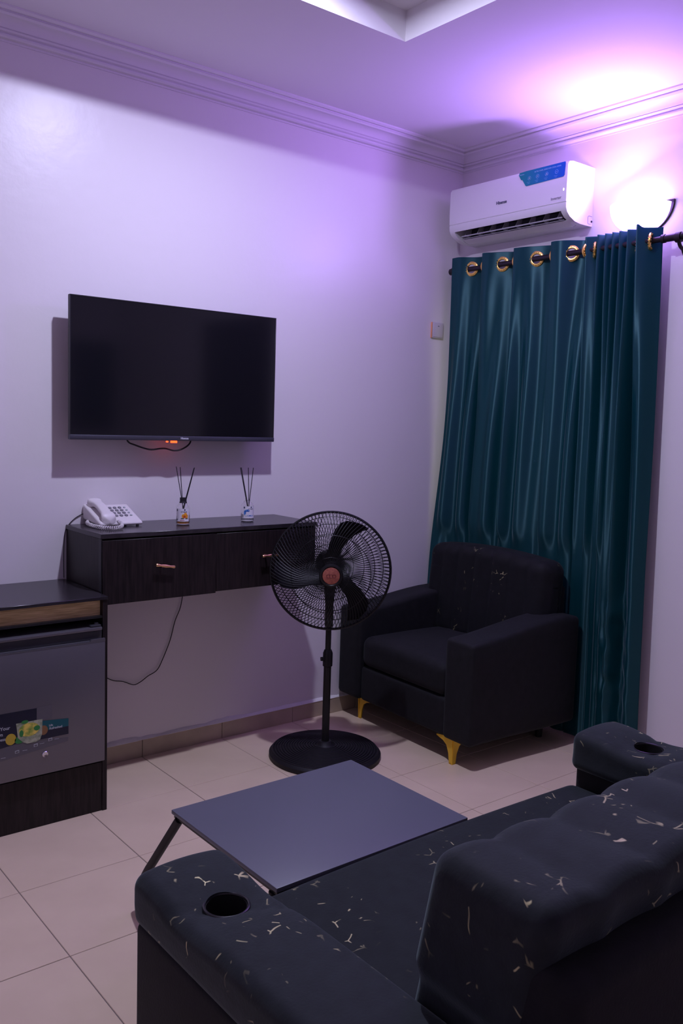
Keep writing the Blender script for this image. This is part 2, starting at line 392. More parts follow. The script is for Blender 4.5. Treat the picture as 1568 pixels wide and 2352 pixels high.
# cornice, mitred, around the room
prof = [(0.0, 2.802), (0.004, 2.802), (0.004, 2.810), (0.020, 2.811), (0.024, 2.816), (0.022, 2.822), (0.014, 2.824), (0.014, 2.828), (0.024, 2.832), (0.027, 2.838), (0.022, 2.841)]
for i in range(7):
    t = i/6*PI/2; prof.append((0.028+0.040*(1-math.cos(t))*0.9+0.0, 2.843+0.030*math.sin(t)))
prof += [(0.064, 2.8755), (0.068, 2.8685), (0.075, 2.869), (0.080, 2.876), (0.076, 2.880), (0.076, 2.884), (0.092, 2.882), (0.100, 2.888), (0.100, HC+0.002), (0.0, HC+0.002)]
def cornice(name, a, b, d0, d1):
    """a, b corners on the wall; d0/d1 unit offsets (diagonal inwards) at each end"""
    mb = MB(); n = len(prof)
    vs = [(a[0]+d0[0]*p, a[1]+d0[1]*p, z) for p, z in prof]+[(b[0]+d1[0]*p, b[1]+d1[1]*p, z) for p, z in prof]
    fs = [(i, i+1, i+1+n, i+n) for i in range(n-1)]+[tuple(range(n)), tuple(range(2*n-1, n-1, -1))]
    mb.add(vs, fs); return struct(name, mb, M_corn, 25)
cornice('trim_1', (0, 0), (RX, 0), (-1, -1), (1, -1))
cornice('trim_2', (0, 0), (0, RY), (-1, -1), (-1, 1))
cornice('trim_3', (RX, RY), (0, RY), (1, 1), (-1, 1))
cornice('trim_4', (RX, 0), (RX, RY), (1, -1), (1, 1))

# floor: grout bed with 40 cm tiles
fl = struct('floor', MB().box(RX-0.12, 0.12, RY-0.12, 0.12, -0.1, -0.0022), M_grout)
X0 = -1.8378; g = 0.0014
def tile_mesh(w, d):
    mb = MB(); b = 0.0012; z0, z1 = -0.012, 0.0
    x0, x1, y0, y1 = 0+g, w-g, 0+g, d-g
    vs = [(x0, y0, z0), (x1, y0, z0), (x1, y1, z0), (x0, y1, z0), (x0, y0, z1-b), (x1, y0, z1-b), (x1, y1, z1-b), (x0, y1, z1-b), (x0+b, y0+b, z1), (x1-b, y0+b, z1), (x1-b, y1-b, z1), (x0+b, y1-b, z1)]
    fs = [(0, 1, 5, 4), (1, 2, 6, 5), (2, 3, 7, 6), (3, 0, 4, 7), (4, 5, 9, 8), (5, 6, 10, 9), (6, 7, 11, 10), (7, 4, 8, 11), (8, 9, 10, 11)]
    me = bpy.data.meshes.new('tile'); me.from_pydata(vs, [], fs); me.materials.append(M_tile); return me
TM = {}
xs = sorted([X0+0.4*k for k in range(-8, 6) if RX < X0+0.4*k < 0]+[RX, 0.0]); ys = [-0.4*k for k in range(0, 12) if -0.4*k >= RY-1e-6]
rng = random.Random(4)
for i in range(len(xs)-1):
    for j in range(len(ys)-1):
        wd, dp = round(xs[i+1]-xs[i], 4), round(ys[j]-ys[j+1], 4)
        if (wd, dp) not in TM: TM[(wd, dp)] = tile_mesh(wd, dp)
        o = bpy.data.objects.new('tile', TM[(wd, dp)]); C.objects.link(o); o.location = (xs[i], ys[j+1], rng.uniform(-0.0004, 0)); o.parent = fl
# skirting tiles
def skirt(name, along_x, pos, a, b, nrm):
    base = MB()
    if along_x: base.box(a, b, min(pos, pos+nrm*0.004), max(pos, pos+nrm*0.004), 0, 0.074)
    else: base.box(min(pos, pos+nrm*0.004), max(pos, pos+nrm*0.004), a, b, 0, 0.074)
    root = struct(name, base, M_grout)
    cuts = [a]+[c for c in ([X0+0.4*k for k in range(-8, 6)] if along_x else [-0.4*k for k in range(12)]) if a+0.01 < c < b-0.01]+[b]; cuts = sorted(cuts)
    for c0, c1 in zip(cuts, cuts[1:]):
        p0, p1 = sorted((pos+nrm*0.001, pos+nrm*0.011))
        mb = MB()
        if along_x: mb.box(c0+0.001, c1-0.001, p0, p1, 0.0, 0.0763, 0.0012, 1)
        else: mb.box(p0, p1, c0+0.001, c1-0.001, 0.0, 0.0763, 0.0012, 1)
        obj('skirting_tile', mb, M_skirt, root)
skirt('baseboard_left', True, 0.0, RX, -0.012, -1)
skirt('baseboard_right', False, 0.0, RY, 0.0, -1)
# irregular plaster edge over the skirting
pb = MB(); N = 150; vs = []; fs = []
for i in range(N+1):
    x = RX+0.3+(-0.02-RX-0.3)*i/N
    n_ = noise.noise(Vector((x*6, 0, 0))); n2 = noise.noise(Vector((x*22, 4, 0)))
    t = 0.011+0.004*n_+0.003*n2; z0 = 0.075; h = 0.014+0.014*n_+0.006*n2
    vs += [(x, 0.0, z0+h), (x, -t*0.6, z0+h*0.7), (x, -t-0.002, z0+0.002), (x, -t, z0)]
    if i:
        a = (i-1)*4; b = i*4; fs += [(a+k, a+k+1, b+k+1, b+k) for k in range(3)]
pb.add(vs, fs); struct('trim_5', pb, M_plaster, 60)

# ------------------------------------------------------------------ tray lamp
t = thing('ceiling_lamp', (BULB[0], BULB[1], TZ), 'small round lamp inside the recessed ceiling tray above the television', 'ceiling lamp')
obj('lamp_base', MB().lathe((BULB[0], BULB[1], TZ), (0, 0, -1), [(0.055, 0), (0.055, 0.012), (0.050, 0.014)], 32), M_white, t)
obj('bulb', MB().lathe((BULB[0], BULB[1], TZ-0.012), (0, 0, -1), [(0.044, 0), (0.044, 0.005), (0.040, 0.007), (0.001, 0.008)], 24), M_bulb, t)

# ------------------------------------------------------------------ wall sconce
t = thing('wall_sconce', (0, SCONCE[1], 2.34), 'glowing violet half bowl wall lamp above right end of curtain', 'wall lamp')
mb = MB(); vs = []; fs = []; NU, NV = 28, 12
for sh in (0, 1):
    for j in range(NV+1):
        ph = PI/2*j/NV
        for i in range(NU+1):
            th_ = PI*i/NU; r = 1.0-0.03*sh
            y = SCONCE[1]+0.135*r*math.cos(th_)*math.cos(ph)**0.8; x = -0.012-0.150*r*math.sin(th_)*math.cos(ph)**0.8; z = 2.452-(0.115*r)*math.sin(ph)
            if sh and j == 0: z = 2.452
            vs.append((x, y, z))
W_ = NU+1; B_ = W_*(NV+1)
for sh in (0, 1):
    for j in range(NV):
        for i in range(NU):
            a = sh*B_+j*W_+i; fs.append((a, a+1, a+1+W_, a+W_))
for i in range(NU): fs.append((i, i+1, B_+i+1, B_+i))
mb.add(vs, fs); obj('glass_bowl', mb, M_bowl, t)
poly = [(0.148*math.cos(a), -0.132*math.sin(a)) for a in [PI*i/24 for i in range(25)]]
obj('back_plate', MB().prism([(p, q) for p, q in poly], (-0.0005, SCONCE[1], 2.462), (0, 1, 0), (0, 0, 1), (-0.011, 0, 0)), M_rod, t)
obj('socket', MB().cyl((-0.012, SCONCE[1], 2.40), (-0.05, SCONCE[1], 2.40), 0.012), M_white, t)

# ------------------------------------------------------------------ air conditioner
AY0, AY1 = -0.838, -0.112; AZ = 2.671
t = thing('air_conditioner', (0, (AY0+AY1)/2, 2.41), 'white split air conditioner on wall with teal and blue sticker', 'air conditioner')
full = [(0, AZ), (-0.165, AZ), (-0.190, AZ-0.006), (-0.199, AZ-0.020), (-0.201, 2.56), (-0.200, 2.490), (-0.196, 2.487), (-0.199, 2.484), (-0.197, 2.462), (-0.188, 2.445), (-0.168, 2.428), (-0.130, 2.412), (-0.09, 2.407), (0, 2.407)]
notch = [(0, AZ), (-0.165, AZ), (-0.190, AZ-0.006), (-0.199, AZ-0.020), (-0.201, 2.56), (-0.200, 2.490), (-0.196, 2.487), (-0.199, 2.484), (-0.197, 2.462), (-0.192, 2.452), (-0.150, 2.486), (-0.085, 2.478), (-0.075, 2.414), (-0.07, 2.407), (0, 2.407)]
ac = MB()
ac.prism(full, (0, AY0, 0), (1, 0, 0), (0, 0, 1), (0, 0.032, 0))
ac.prism(notch, (0, AY0+0.032, 0), (1, 0, 0), (0, 0, 1), (0, AY1-AY0-0.064, 0))
ac.prism(full, (0, AY1-0.032, 0), (1, 0, 0), (0, 0, 1), (0, 0.032, 0))
obj('housing', ac, M_white, t, 35)
obj('vent_recess', MB().prism([(-0.189, 2.4535), (-0.150, 2.4850), (-0.086, 2.4770), (-0.0765, 2.416), (-0.080, 2.416), (-0.09, 2.473), (-0.149, 2.4815)], (0, AY0+0.033, 0), (1, 0, 0), (0, 0, 1), (0, AY1-AY0-0.066, 0)), M_vent, t)
obj('louver', MB().prism([(-0.132, 2.4235), (-0.100, 2.4125), (-0.080, 2.4090), (-0.080, 2.4060), (-0.102, 2.4080), (-0.134, 2.4200)], (0, AY0+0.036, 0), (1, 0, 0), (0, 0, 1), (0, AY1-AY0-0.072, 0)), M_white, t)
for k in range(8):
    y = AY0+0.075+k*(AY1-AY0-0.15)/7
    obj('vane', MB().prism([(-0.160, 2.433), (-0.140, 2.470), (-0.110, 2.470), (-0.120, 2.420)], (0, y, 0), (1, 0, 0), (0, 0, 1), (0, 0.0022, 0)), M_vane, t)
obj('vane_bar', MB().box(-0.160, -0.154, AY0+0.05, AY1-0.05, 2.4300, 2.4350).box(-0.144, -0.140, AY0+0.05, AY1-0.05, 2.4230, 2.4250), M_vane, t)
obj('status_light', MB().box(-0.2022, -0.2005, -0.823, -0.820, 2.538, 2.548), M_acled, t)
obj('side_outline', MB().tube(spline([(-0.004, AY0-0.0005, 2.452), (-0.028, AY0-0.0005, 2.452), (-0.034, AY0-0.0005, 2.444), (-0.034, AY0-0.0005, 2.424), (-0.030, AY0-0.0005, 2.417), (-0.012, AY0-0.0005, 2.417)], 4), 0.0007, 6), M_vent, t)
obj('drain_port', MB().cyl((-0.006, AY0-0.002, 2.430), (-0.006, AY0+0.002, 2.430), 0.005), M_vent, t)
XS = -0.2018
text('brand_lettering', 'Hisense', 0.021, (XS, -0.424, 2.540), (0, -1, 0), (0, 0, 1), M_ink, t, 0.0005, 0.0004)
text('inverter_lettering', 'Inverter', 0.018, (XS+0.0005, -0.752, 2.505), (0, -1, 0), (0, 0, 1), M_phone_d, t, 0.0005)
def acpoly(name, pts, m, lift=0.0):
    return obj(name, MB().prism([(p[0], p[1]) for p in pts], (-0.2012-lift, 0, 0), (0, 1, 0), (0, 0, 1), (-0.0006, 0, 0)), m, t, 0)
stp = [(-0.562, 2.662), (-0.600, 2.664), (-0.640, 2.664), (-0.824, 2.664), (-0.826, 2.658), (-0.822, 2.606), (-0.816, 2.600), (-0.606, 2.595), (-0.600, 2.598), (-0.580, 2.628), (-0.572, 2.629), (-0.558, 2.652)]
st = acpoly('sticker', stp, M_acst)
tz = lambda nm, s_, sz, y, z, m=M_acst2: text(nm, s_, sz, (-0.2020, y, z), (0, -1, 0), (0, 0, 1), m, t, 0.0003)
tz('sticker_lettering', 'Hisense', 0.0085, -0.563, 2.649)
tz('sticker_lettering', 'ULTRA COOL SERIES FOR COOL LIVING', 0.0085, -0.650, 2.648)
for yc, ic in ((-0.622, '4'), (-0.670, '>'), (-0.722, 'A'), (-0.778, '~')):
    ring = [(-0.2020, yc+0.0085*math.cos(a), 2.628+0.0085*math.sin(a)) for a in [2*PI*i/20 for i in range(20)]]
    obj('sticker_icon', MB().tube(ring, 0.0005, 4, True), M_acst2, t)
    tz('sticker_icon', ic, 0.013, yc+0.004, 2.624, M_silver)
    tz('sticker_lettering', 'xxxxxx'.replace('x', '-'), 0.010, yc+0.014, 2.609)
    tz('sticker_lettering', '----', 0.010, yc+0.010, 2.603)

# ------------------------------------------------------------------ curtain rod
RZ = 2.276
t = thing('curtain_rod', (-0.1, -0.70, RZ), 'dark metal curtain rod with wall brackets above green curtain', 'curtain rod')
obj('pole', MB().cyl((-0.1, -0.050, RZ), (-0.1, -1.30, RZ+0.003), 0.0125, 20).cyl((-0.1, -1.27, RZ+0.003), (-0.1, -1.46, RZ+0.003), 0.0155, 20), M_rod, t)
obj('end_cap', MB().cyl((-0.1, -0.038, RZ), (-0.1, -0.058, RZ), 0.017, 20), M_rod, t)
obj('collar', MB().cyl((-0.1, -1.268, RZ+0.003), (-0.1, -1.283, RZ+0.003), 0.018, 20), M_rod, t)
def bracket(y):
    mb = MB(); mb.cyl((-0.1, y-0.012, RZ), (-0.1, y+0.012, RZ), 0.021, 20)
    mb.tube(spline([(-0.1, y, RZ-0.015), (-0.085, y, RZ-0.035), (-0.05, y, RZ-0.045), (-0.012, y, RZ-0.030)], 5), 0.008, 8)
    mb.tube(spline([(-0.07, y, RZ-0.042), (-0.04, y, RZ-0.075), (-0.010, y, RZ-0.085)], 4), 0.006, 8)
    mb.box(-0.010, 0.0, y-0.012, y+0.012, RZ-0.105, RZ-0.010, 0.003)
    return obj('bracket', mb, M_rod, t)
bracket(-1.345); bracket(-0.066)
obj('finial', MB().lathe((-0.1, -1.458, RZ+0.003), (0, -1, 0), [(0.012, 0), (0.020, 0.01), (0.026, 0.03), (0.020, 0.05), (0.004, 0.062)], 20), M_rod, t)

# ------------------------------------------------------------------ curtain
t = thing('curtain', (-0.1, -0.67, 0.02), 'dark green satin curtain with gold eyelets hanging from rod', 'curtain')
BND = [-0.083, -0.288, -0.492, -0.716, -0.898, -0.963, -1.003, -1.040, -1.075, -1.115, -1.165, -1.255]
pl = []      # (y, x) at the top
xf, xb = -0.138, -0.064
for k in range(len(BND)-1):
    a, b = BND[k], BND[k+1]; wide = abs(b-a) > 0.08
    A = xf if wide else -0.128
    Bk = xb if wide else -0.078
    pl.append((a+0.003 if k else a, A)); pl.append((b-0.007 if wide and k < 10 else b+0.006, Bk))
pts = []
for (y0, x0), (y1, x1) in zip(pl, pl[1:]):
    L = math.hypot(y1-y0, x1-x0); n = max(6, int(L/0.0045))
    for i in range(n): pts.append([y0+(y1-y0)*i/n, x0+(x1-x0)*i/n])
pts.append(list(pl[-1]))
for p in pts:                                   # rounded shoulders on the broad panels
    for k in range(4):
        a, b = BND[k], BND[k+1]
        if b-0.004 < p[0] < a and p[1] < -0.068:
            q = (p[0]-a)/(b-a); p[1] += (0.009+0.002*k)*math.sin(2*PI*q)*(-1 if k != 2 else -0.6)
def smooth_pts(P, it):
    P = [p[:] for p in P]
    for _ in range(it):
        Q = [p[:] for p in P]
        for i in range(1, len(P)-1):
            for c in (0, 1): Q[i][c] = 0.25*P[i-1][c]+0.5*P[i][c]+0.25*P[i+1][c]
        P = Q
    return P
top = smooth_pts(pts, 5); mid = smooth_pts(pts, 26); low = smooth_pts(pts, 80)
NC = len(pts)
rows = [2.336-0.005*i for i in range(26)]+[2.206-0.0245*(i+1) for i in range(89)]
rows = [z for z in rows if z > 0.035]+[0.028]
vs = []; hem = {}
for z in rows:
    tt = smoothstep(2.22, 1.35, z); t2 = smoothstep(1.5, 0.5, z); dn = (2.30-z)/2.2
    for i in range(NC):
        u = i/(NC-1)
        y = top[i][0]*(1-tt)+mid[i][0]*tt; x = top[i][1]*(1-tt)+mid[i][1]*tt
        y = y*(1-t2)+low[i][0]*t2; x = x*(1-t2)+low[i][1]*t2
        y0_, y1_ = -0.083, -1.255
        yn = (y-y0_)/(y1_-y0_)
        yl = -0.083+0.070*smoothstep(2.2, 0.5, z); yr = -1.255-0.040*dn
        y = yl+(yr-yl)*yn
        # long soft folds travelling down
        am = 0.021*tt
        x += am*math.sin(yn*34+0.5*math.sin(z*1.5)+0.6)+0.012*tt*math.sin(yn*61+z*0.3+2)
        x += 0.010*tt*noise.noise(Vector((yn*9, z*1.3, 0)))
        x += (0.0035+0.0085*tt)*math.sin(yn*84+0.7*math.sin(z*0.8+yn*5))*smoothstep(2.34, 2.1, z)
        x -= 0.045*smoothstep(0.10, 0.0, yn)*smoothstep(1.8, 0.7, z)
        # crumpled strip where the chair arm catches the cloth
        cr = math.exp(-((yn-0.90)/0.05)**2)*smoothstep(0.85, 0.6, z)
        x += 0.022*cr*noise.noise(Vector((yn*40, z*16, 3)))+0.010*cr
        x -= 0.012*smoothstep(0.93, 0.97, yn)*smoothstep(1.7, 0.8, z)
        # held back by the armchair
        if z < 0.98:
            k_ = smoothstep(0.98, 0.86, z)*smoothstep(-0.03, -0.10, y)*smoothstep(-1.10, -1.02, y)
            lim = -0.085
            if x < lim: x = x*(1-k_)+(lim+0.25*(x-lim))*k_
        x = min(x, -0.018)
        zz = z
        if z > 2.27: zz += (z-2.27)/0.066*(0.014*math.exp(-((y+1.168)/0.011)**2)+0.004*noise.noise(Vector((yn*14, 1, 0))))
        vs.append((x, y, zz))
GRZ = RZ; holes = []
for k in range(4):
    holes.append(((BND[k]+BND[k+1])/2-0.002, GRZ))
fs = []
for j in range(len(rows)-1):
    for i in range(NC-1):
        a = j*NC+i; q = (a, a+1, a+1+NC, a+NC)
        if j < 26:
            cx = sum(vs[k][0] for k in q)/4; cy = sum(vs[k][1] for k in q)/4; cz = sum(vs[k][2] for k in q)/4
            if abs(cz-GRZ) < 0.028 and any(math.hypot(math.hypot(cy-h, cx+0.1), cz-GRZ) < 0.027 for h, _ in holes): continue
        fs.append(q)
cl = obj('fabric', MB().add(vs, fs), M_curt, t, 0); cl.data.shade_smooth()
md = cl.modifiers.new('thickness', 'SOLIDIFY'); md.thickness = 0.0016; md.offset = 0
def eyelet(y, n, sq=1.0):
    n = Vector(n).normalized(); R0, R1 = 0.0235, 0.037; mb = MB()
    mb.lathe(Vector((-0.1, y, GRZ)), n, [(R0, -0.005), (R0-0.0015, 0), (R0, 0.005), ((R0+R1)/2, 0.0065), (R1, 0.003), (R1, -0.003), ((R0+R1)/2, -0.0065), (R0, -0.005)], 36, caps=False)
    o_, a, b, c = mb.frame(Vector((-0.1, y, GRZ)), n)
    for i in range(16):
        th_ = 2*PI*i/16; p = o_+(a*math.cos(th_)+b*math.sin(th_))*0.0305
        for sg in (-1, 1): mb.lathe(p+c*0.005*sg, c*sg, [(0.0028, 0), (0.002, 0.0022), (0.0004, 0.003)], 6)
    return obj('eyelet', mb, M_gold, t, 50)
for k in range(4):
    a, b = BND[k], BND[k+1]; d = Vector((xb-xf, b-a, 0)); eyelet((a+b)/2-0.002, (d.y, -d.x, 0))
    eyelet(b-0.001, (0.12, 1, 0))
eyelet(-0.936, (0.50, -0.8, 0)); eyelet(-1.150, (0.52, -0.8, 0)); eyelet(-1.215, (0.36, -0.9, 0))

# ------------------------------------------------------------------ light switch
t = thing('light_switch', (-0.148, 0, 1.97), 'white single wall switch left of the green curtain', 'light switch')
obj('switch_plate', MB().box(-0.190, -0.108, -0.010, 0.0, 1.929, 2.011, 0.003), M_switch, t)
obj('rocker', MB().box(-0.184, -0.114, -0.0125, -0.009, 1.935, 2.005, 0.0012), M_switch, t)
obj('gold_edge', MB().box(-0.1935, -0.190, -0.010, -0.0005, 1.929, 2.011, 0.001), M_switchg, t)
obj('indicator', MB().box(-0.153, -0.143, -0.0132, -0.012, 1.990, 1.993), M_ink, t)

# ------------------------------------------------------------------ television
TVX0, TVX1, TZ0, TZ1 = -2.198, -1.250, 1.372, 1.922
t = thing('television', ((TVX0+TVX1)/2, 0, TZ0), 'large black flat television mounted on the wall above the drawers', 'television')
obj('cabinet_shell', MB().box(TVX0, TVX1, -0.097, -0.082, TZ0+0.004, TZ1, 0.002), M_tvb, t)
obj('back_housing', MB().box(TVX0+0.12, TVX1-0.12, -0.083, -0.035, TZ0+0.02, TZ1-0.16, 0.012), M_tvb, t)
obj('wall_mount', MB().box(-1.95, -1.50, -0.036, 0.0, 1.52, 1.60).box(-1.90, -1.87, -0.036, -0.02, 1.44, 1.72).box(-1.58, -1.55, -0.036, -0.02, 1.44, 1.72), M_black, t)
obj('screen', MB().box(TVX0+0.004, TVX1-0.004, -0.0995, -0.096, TZ0+0.020, TZ1-0.004), M_screen, t)
obj('bezel', MB().box(TVX0, TVX0+0.004, -0.101, -0.096, TZ0+0.018, TZ1, 0.0008, 1).box(TVX1-0.004, TVX1, -0.101, -0.096, TZ0+0.018, TZ1, 0.0008, 1).box(TVX0+0.004, TVX1-0.004, -0.101, -0.096, TZ1-0.004, TZ1, 0.0008, 1), M_tvb, t)
obj('chin', MB().box(TVX0-0.001, TVX1+0.001, -0.104, -0.082, TZ0, TZ0+0.0195, 0.003), M_chin, t)
text('brand_lettering', 'Hisense', 0.0115, (-1.722, -0.1042, TZ0+0.0065), (1, 0, 0), (0, 0, 1), M_silver, t, 0.0005, 0.0004)
obj('receiver_light', MB().box(-1.752, -1.726, -0.082, -0.070, TZ0-0.010, TZ0-0.001, 0.001).box(-1.774, -1.766, -0.080, -0.072, TZ0-0.008, TZ0-0.002, 0.001), M_red, t)
obj('cable', MB().tube(spline([(-1.96, -0.06, 1.42), (-1.947, -0.075, 1.368), (-1.915, -0.075, 1.352), (-1.850, -0.075, 1.334), (-1.80, -0.075, 1.338), (-1.775, -0.075, 1.338), (-1.735, -0.075, 1.330), (-1.695, -0.075, 1.338), (-1.660, -0.075, 1.366), (-1.65, -0.06, 1.42)], 6), 0.0035, 8), M_black, t)

# ------------------------------------------------------------------ floating drawer cabinet
FX0, FX1, FY, FZ0, FZ1 = -2.172, -1.172, -0.335, 0.772, 1.030
t = thing('drawer_cabinet', ((FX0+FX1)/2, 0, FZ0), 'dark wood wall hung cabinet with two drawers under the television', 'cabinet')
obj('carcass', MB().box(FX0, FX0+0.018, FY+0.018, -0.001, FZ0+0.012, FZ1-0.018).box(FX1-0.018, FX1, FY+0.018, -0.001, FZ0, FZ1-0.018).box(FX0+0.018, FX1-0.018, FY+0.020, -0.001, FZ0+0.004, FZ0+0.022).box(-1.69, -1.672, FY+0.02, -0.001, FZ0+0.022, FZ1-0.018).box(FX0+0.018, FX1-0.018, -0.012, -0.001, FZ0+0.022, FZ1-0.018), M_cabA, t)
obj('cabinet_top', MB().box(FX0-0.002, FX1+0.002, FY-0.002, -0.0005, FZ1-0.018, FZ1, 0.0015, 1), M_cabTop, t)
def drawer(x0, x1, hx, hz, tilt=0.0, fr=0.0):
    d = obj('drawer', MB().box(x0, x1, FY-fr, FY+0.018, FZ0-0.004-fr*0.8, FZ1-0.024, 0.0015, 1), M_cabA, t)
    hb = MB(); L = 0.082; x = hx
    hb.lathe((x-L/2, FY-0.026, hz-tilt*L/2), (1, 0, tilt), [(0.0045, 0), (0.0065, 0.004), (0.0042, 0.02), (0.0055, 0.03), (0.0065, 0.041), (0.0055, 0.052), (0.0042, 0.062), (0.0065, 0.078), (0.0045, 0.082)], 14)
    hb.cyl((x-0.012, FY, hz), (x-0.012, FY-0.026, hz), 0.0045, 12)
    obj('handle', hb, M_brass, d)
drawer(FX0+0.003, -1.6825, -1.920, 0.896, -0.17, 0.006); drawer(-1.6785, FX1-0.003, -1.430, 0.902)
obj('edge_strip', MB().box(FX0-0.001, FX0+0.003, FY-0.001, FY+0.02, FZ0+0.004, FZ1-0.018), M_black, t)

# ------------------------------------------------------------------ cabinet around the refrigerator
KX0, KX1, KY, KZ = -2.78, -2.178, -0.408, 0.812
t = thing('refrigerator_cabinet', ((KX0+KX1)/2, 0, 0), 'dark wood cabinet with oak lined slot built around the refrigerator', 'cabinet')
obj('cabinet_top', MB().box(KX0, KX1, KY-0.004, -0.001, KZ-0.012, KZ, 0.0015, 1), M_cabTop, t)
obj('side_panel', MB().box(KX1-0.018, KX1, KY, -0.012, 0.0, KZ-0.012, 0.001, 1), M_cabA, t)
obj('side_panel', MB().box(KX0, KX0+0.018, KY, -0.012, 0.0, KZ-0.012, 0.001, 1), M_cabA, t)
obj('shelf', MB().box(KX0+0.018, KX1-0.018, KY+0.004, -0.02, 0.733, 0.741), M_black, t)
obj('oak_panel', MB().box(KX0+0.018, KX1-0.020, KY+0.022, KY+0.038, 0.741, KZ-0.012), M_oak, t)
obj('kick_panel', MB().box(KX0+0.018, KX1-0.018, KY+0.004, KY+0.022, 0.0, 0.188, 0.001, 1), M_cabA, t)
obj('inner_shelf', MB().box(KX0+0.018, KX1-0.018, KY+0.022, -0.02, 0.172, 0.188), M_cabA, t)

# ------------------------------------------------------------------ refrigerator
t = thing('refrigerator', (-2.47, -0.22, 0.19), 'small grey refrigerator with drink sticker inside the dark cabinet', 'refrigerator')
GX0, GX1 = -2.755, -2.199
obj('body', MB().box(GX0, GX1, -0.36, -0.03, 0.190, 0.700, 0.004), M_fridged, t)
door = obj('door', MB().box(GX0, GX1+0.004, -0.428, -0.366, 0.200, 0.655, 0.004), M_fridge, t)
obj('handle_recess', MB().box(GX0, GX1, -0.405, -0.366, 0.6555, 0.688, 0.002), M_fridged, t)
obj('handle_grip', MB().prism([(GX0, 0.655), (GX1-0.055, 0.655), (GX1-0.050, 0.662), (GX1+0.002, 0.6625), (GX1+0.003, 0.655), (GX1+0.003, 0.650), (GX0, 0.650)], (0, -0.4285, 0), (1, 0, 0), (0, 0, 1), (0, 0.008, 0)), M_fridge, door)
obj('top_cover', MB().box(GX0, GX1-0.002, -0.415, -0.03, 0.690, 0.702, 0.003), M_fridge, t)
obj('hinge', MB().box(GX1-0.045, GX1-0.004, -0.41, -0.37, 0.702, 0.710, 0.003).cyl((GX1-0.018, -0.395, 0.706), (GX1-0.018, -0.395, 0.716), 0.008), M_fridged, t)
obj('lock', MB().lathe((-2.4185, -0.428, 0.274), (0, -1, 0), [(0.011, 0), (0.011, 0.003), (0.009, 0.005), (0.003, 0.0045), (0.003, 0.003)], 24), M_chrome, door)
YF = -0.4284
def flat(name, poly, m, k=0): return obj(name, MB().prism(poly, (0, YF-0.0004*k, 0), (1, 0, 0), (0, 0, 1), (0, -0.0004, 0)), m, door, 0)
def disc(cx, cz, rx, rz, n=24): return [(cx+rx*math.cos(2*PI*i/n), cz+rz*math.sin(2*PI*i/n)) for i in range(n)]
flat('sticker_panel', [(-2.475, 0.330), (-2.335, 0.318), (-2.335, 0.305), (-2.66, 0.272), (-2.66, 0.330)], M_panelg)
flat('sticker_panel', [(-2.448, 0.398), (-2.395, 0.399), (-2.395, 0.450), (-2.448, 0.448)], M_panelg)
flat('sticker_dark', [(-2.66, 0.446), (-2.4485, 0.446), (-2.4485, 0.345), (-2.50, 0.335), (-2.66, 0.315)], M_frst, 1)
flat('sticker_teal', [(-2.4485, 0.398), (-2.334, 0.388), (-2.334, 0.360), (-2.4485, 0.360)], M_frteal, 1)
flat('sticker_dark', [(-2.4485, 0.360), (-2.334, 0.360), (-2.334, 0.331), (-2.4485, 0.330)], M_frst, 1)
flat('printed_lemon', disc(-2.538, 0.352, 0.018, 0.020), M_lemon2, 2)
flat('printed_lime', disc(-2.509, 0.344, 0.016, 0.013), M_lime, 2)
flat('printed_fruit', disc(-2.424, 0.362, 0.015, 0.017), M_brownf, 2)
flat('printed_glass', [(-2.520, 0.404), (-2.4285, 0.404), (-2.430, 0.350), (-2.437, 0.332), (-2.452, 0.326), (-2.482, 0.326), (-2.497, 0.334), (-2.514, 0.352)], M_glassp, 3)
flat('printed_fruit', disc(-2.475, 0.375, 0.036, 0.024), M_lemon, 4)
flat('printed_leaves', disc(-2.502, 0.366, 0.007, 0.012), M_lime, 5)
flat('printed_leaves', disc(-2.448, 0.376, 0.011, 0.009), M_lime, 5)
flat('printed_leaves', disc(-2.490, 0.405, 0.012, 0.006), M_lime, 5)
def ft(s_, sz, x, z, m=M_txt): text('sticker_lettering', s_, sz, (x, YF-0.0008, z), (1, 0, 0), (0, 0, 1), m, door, 0.0003, 0.0003)
ft('Keep Your', 0.0165, -2.6135, 0.3885); ft('Own', 0.0165, -2.598, 0.3690); ft('Freshness', 0.0150, -2.615, 0.3520)
ft('Life', 0.010, -2.405, 0.372); ft('Refreshed', 0.0115, -2.404, 0.360)
ft('-----', 0.010, -2.352-0.033, 0.319); ft('-----', 0.010, -2.438, 0.313); ft('-----', 0.010, -2.498, 0.301); ft('-----', 0.010, -2.572, 0.289)
for x, z in ((-2.4005, 0.3235), (-2.452, 0.313), (-2.517, 0.303)):
    flat('printed_icon', [(x-0.007, z-0.005), (x+0.007, z-0.004), (x+0.007, z+0.006), (x-0.007, z+0.005)], M_txt, 2)
    flat('printed_icon', [(x-0.005, z-0.003), (x+0.005, z-0.0025), (x+0.005, z+0.003), (x-0.005, z+0.0025)], M_panelg, 3)

# ------------------------------------------------------------------ loose power cable
c = spline([(-1.640, -0.05, 0.79), (-1.648, -0.012, 0.71), (-1.662, -0.010, 0.64), (-1.688, -0.010, 0.58), (-1.710, -0.010, 0.50), (-1.745, -0.010, 0.42), (-1.772, -0.010, 0.375), (-1.815, -0.010, 0.355), (-1.850, -0.010, 0.335), (-1.882, -0.010, 0.328), (-1.930, -0.010, 0.350), (-1.975, -0.010, 0.362), (-2.01, -0.010, 0.385), (-2.06, -0.008, 0.44), (-2.15, -0.006, 0.50)], 6)
tag(obj('power_cable', MB().tube(c, 0.0019, 8), M_black, None, base=(-1.88, -0.01, 0.33)), 'thin black cable sagging on wall below the drawer cabinet', 'cable')

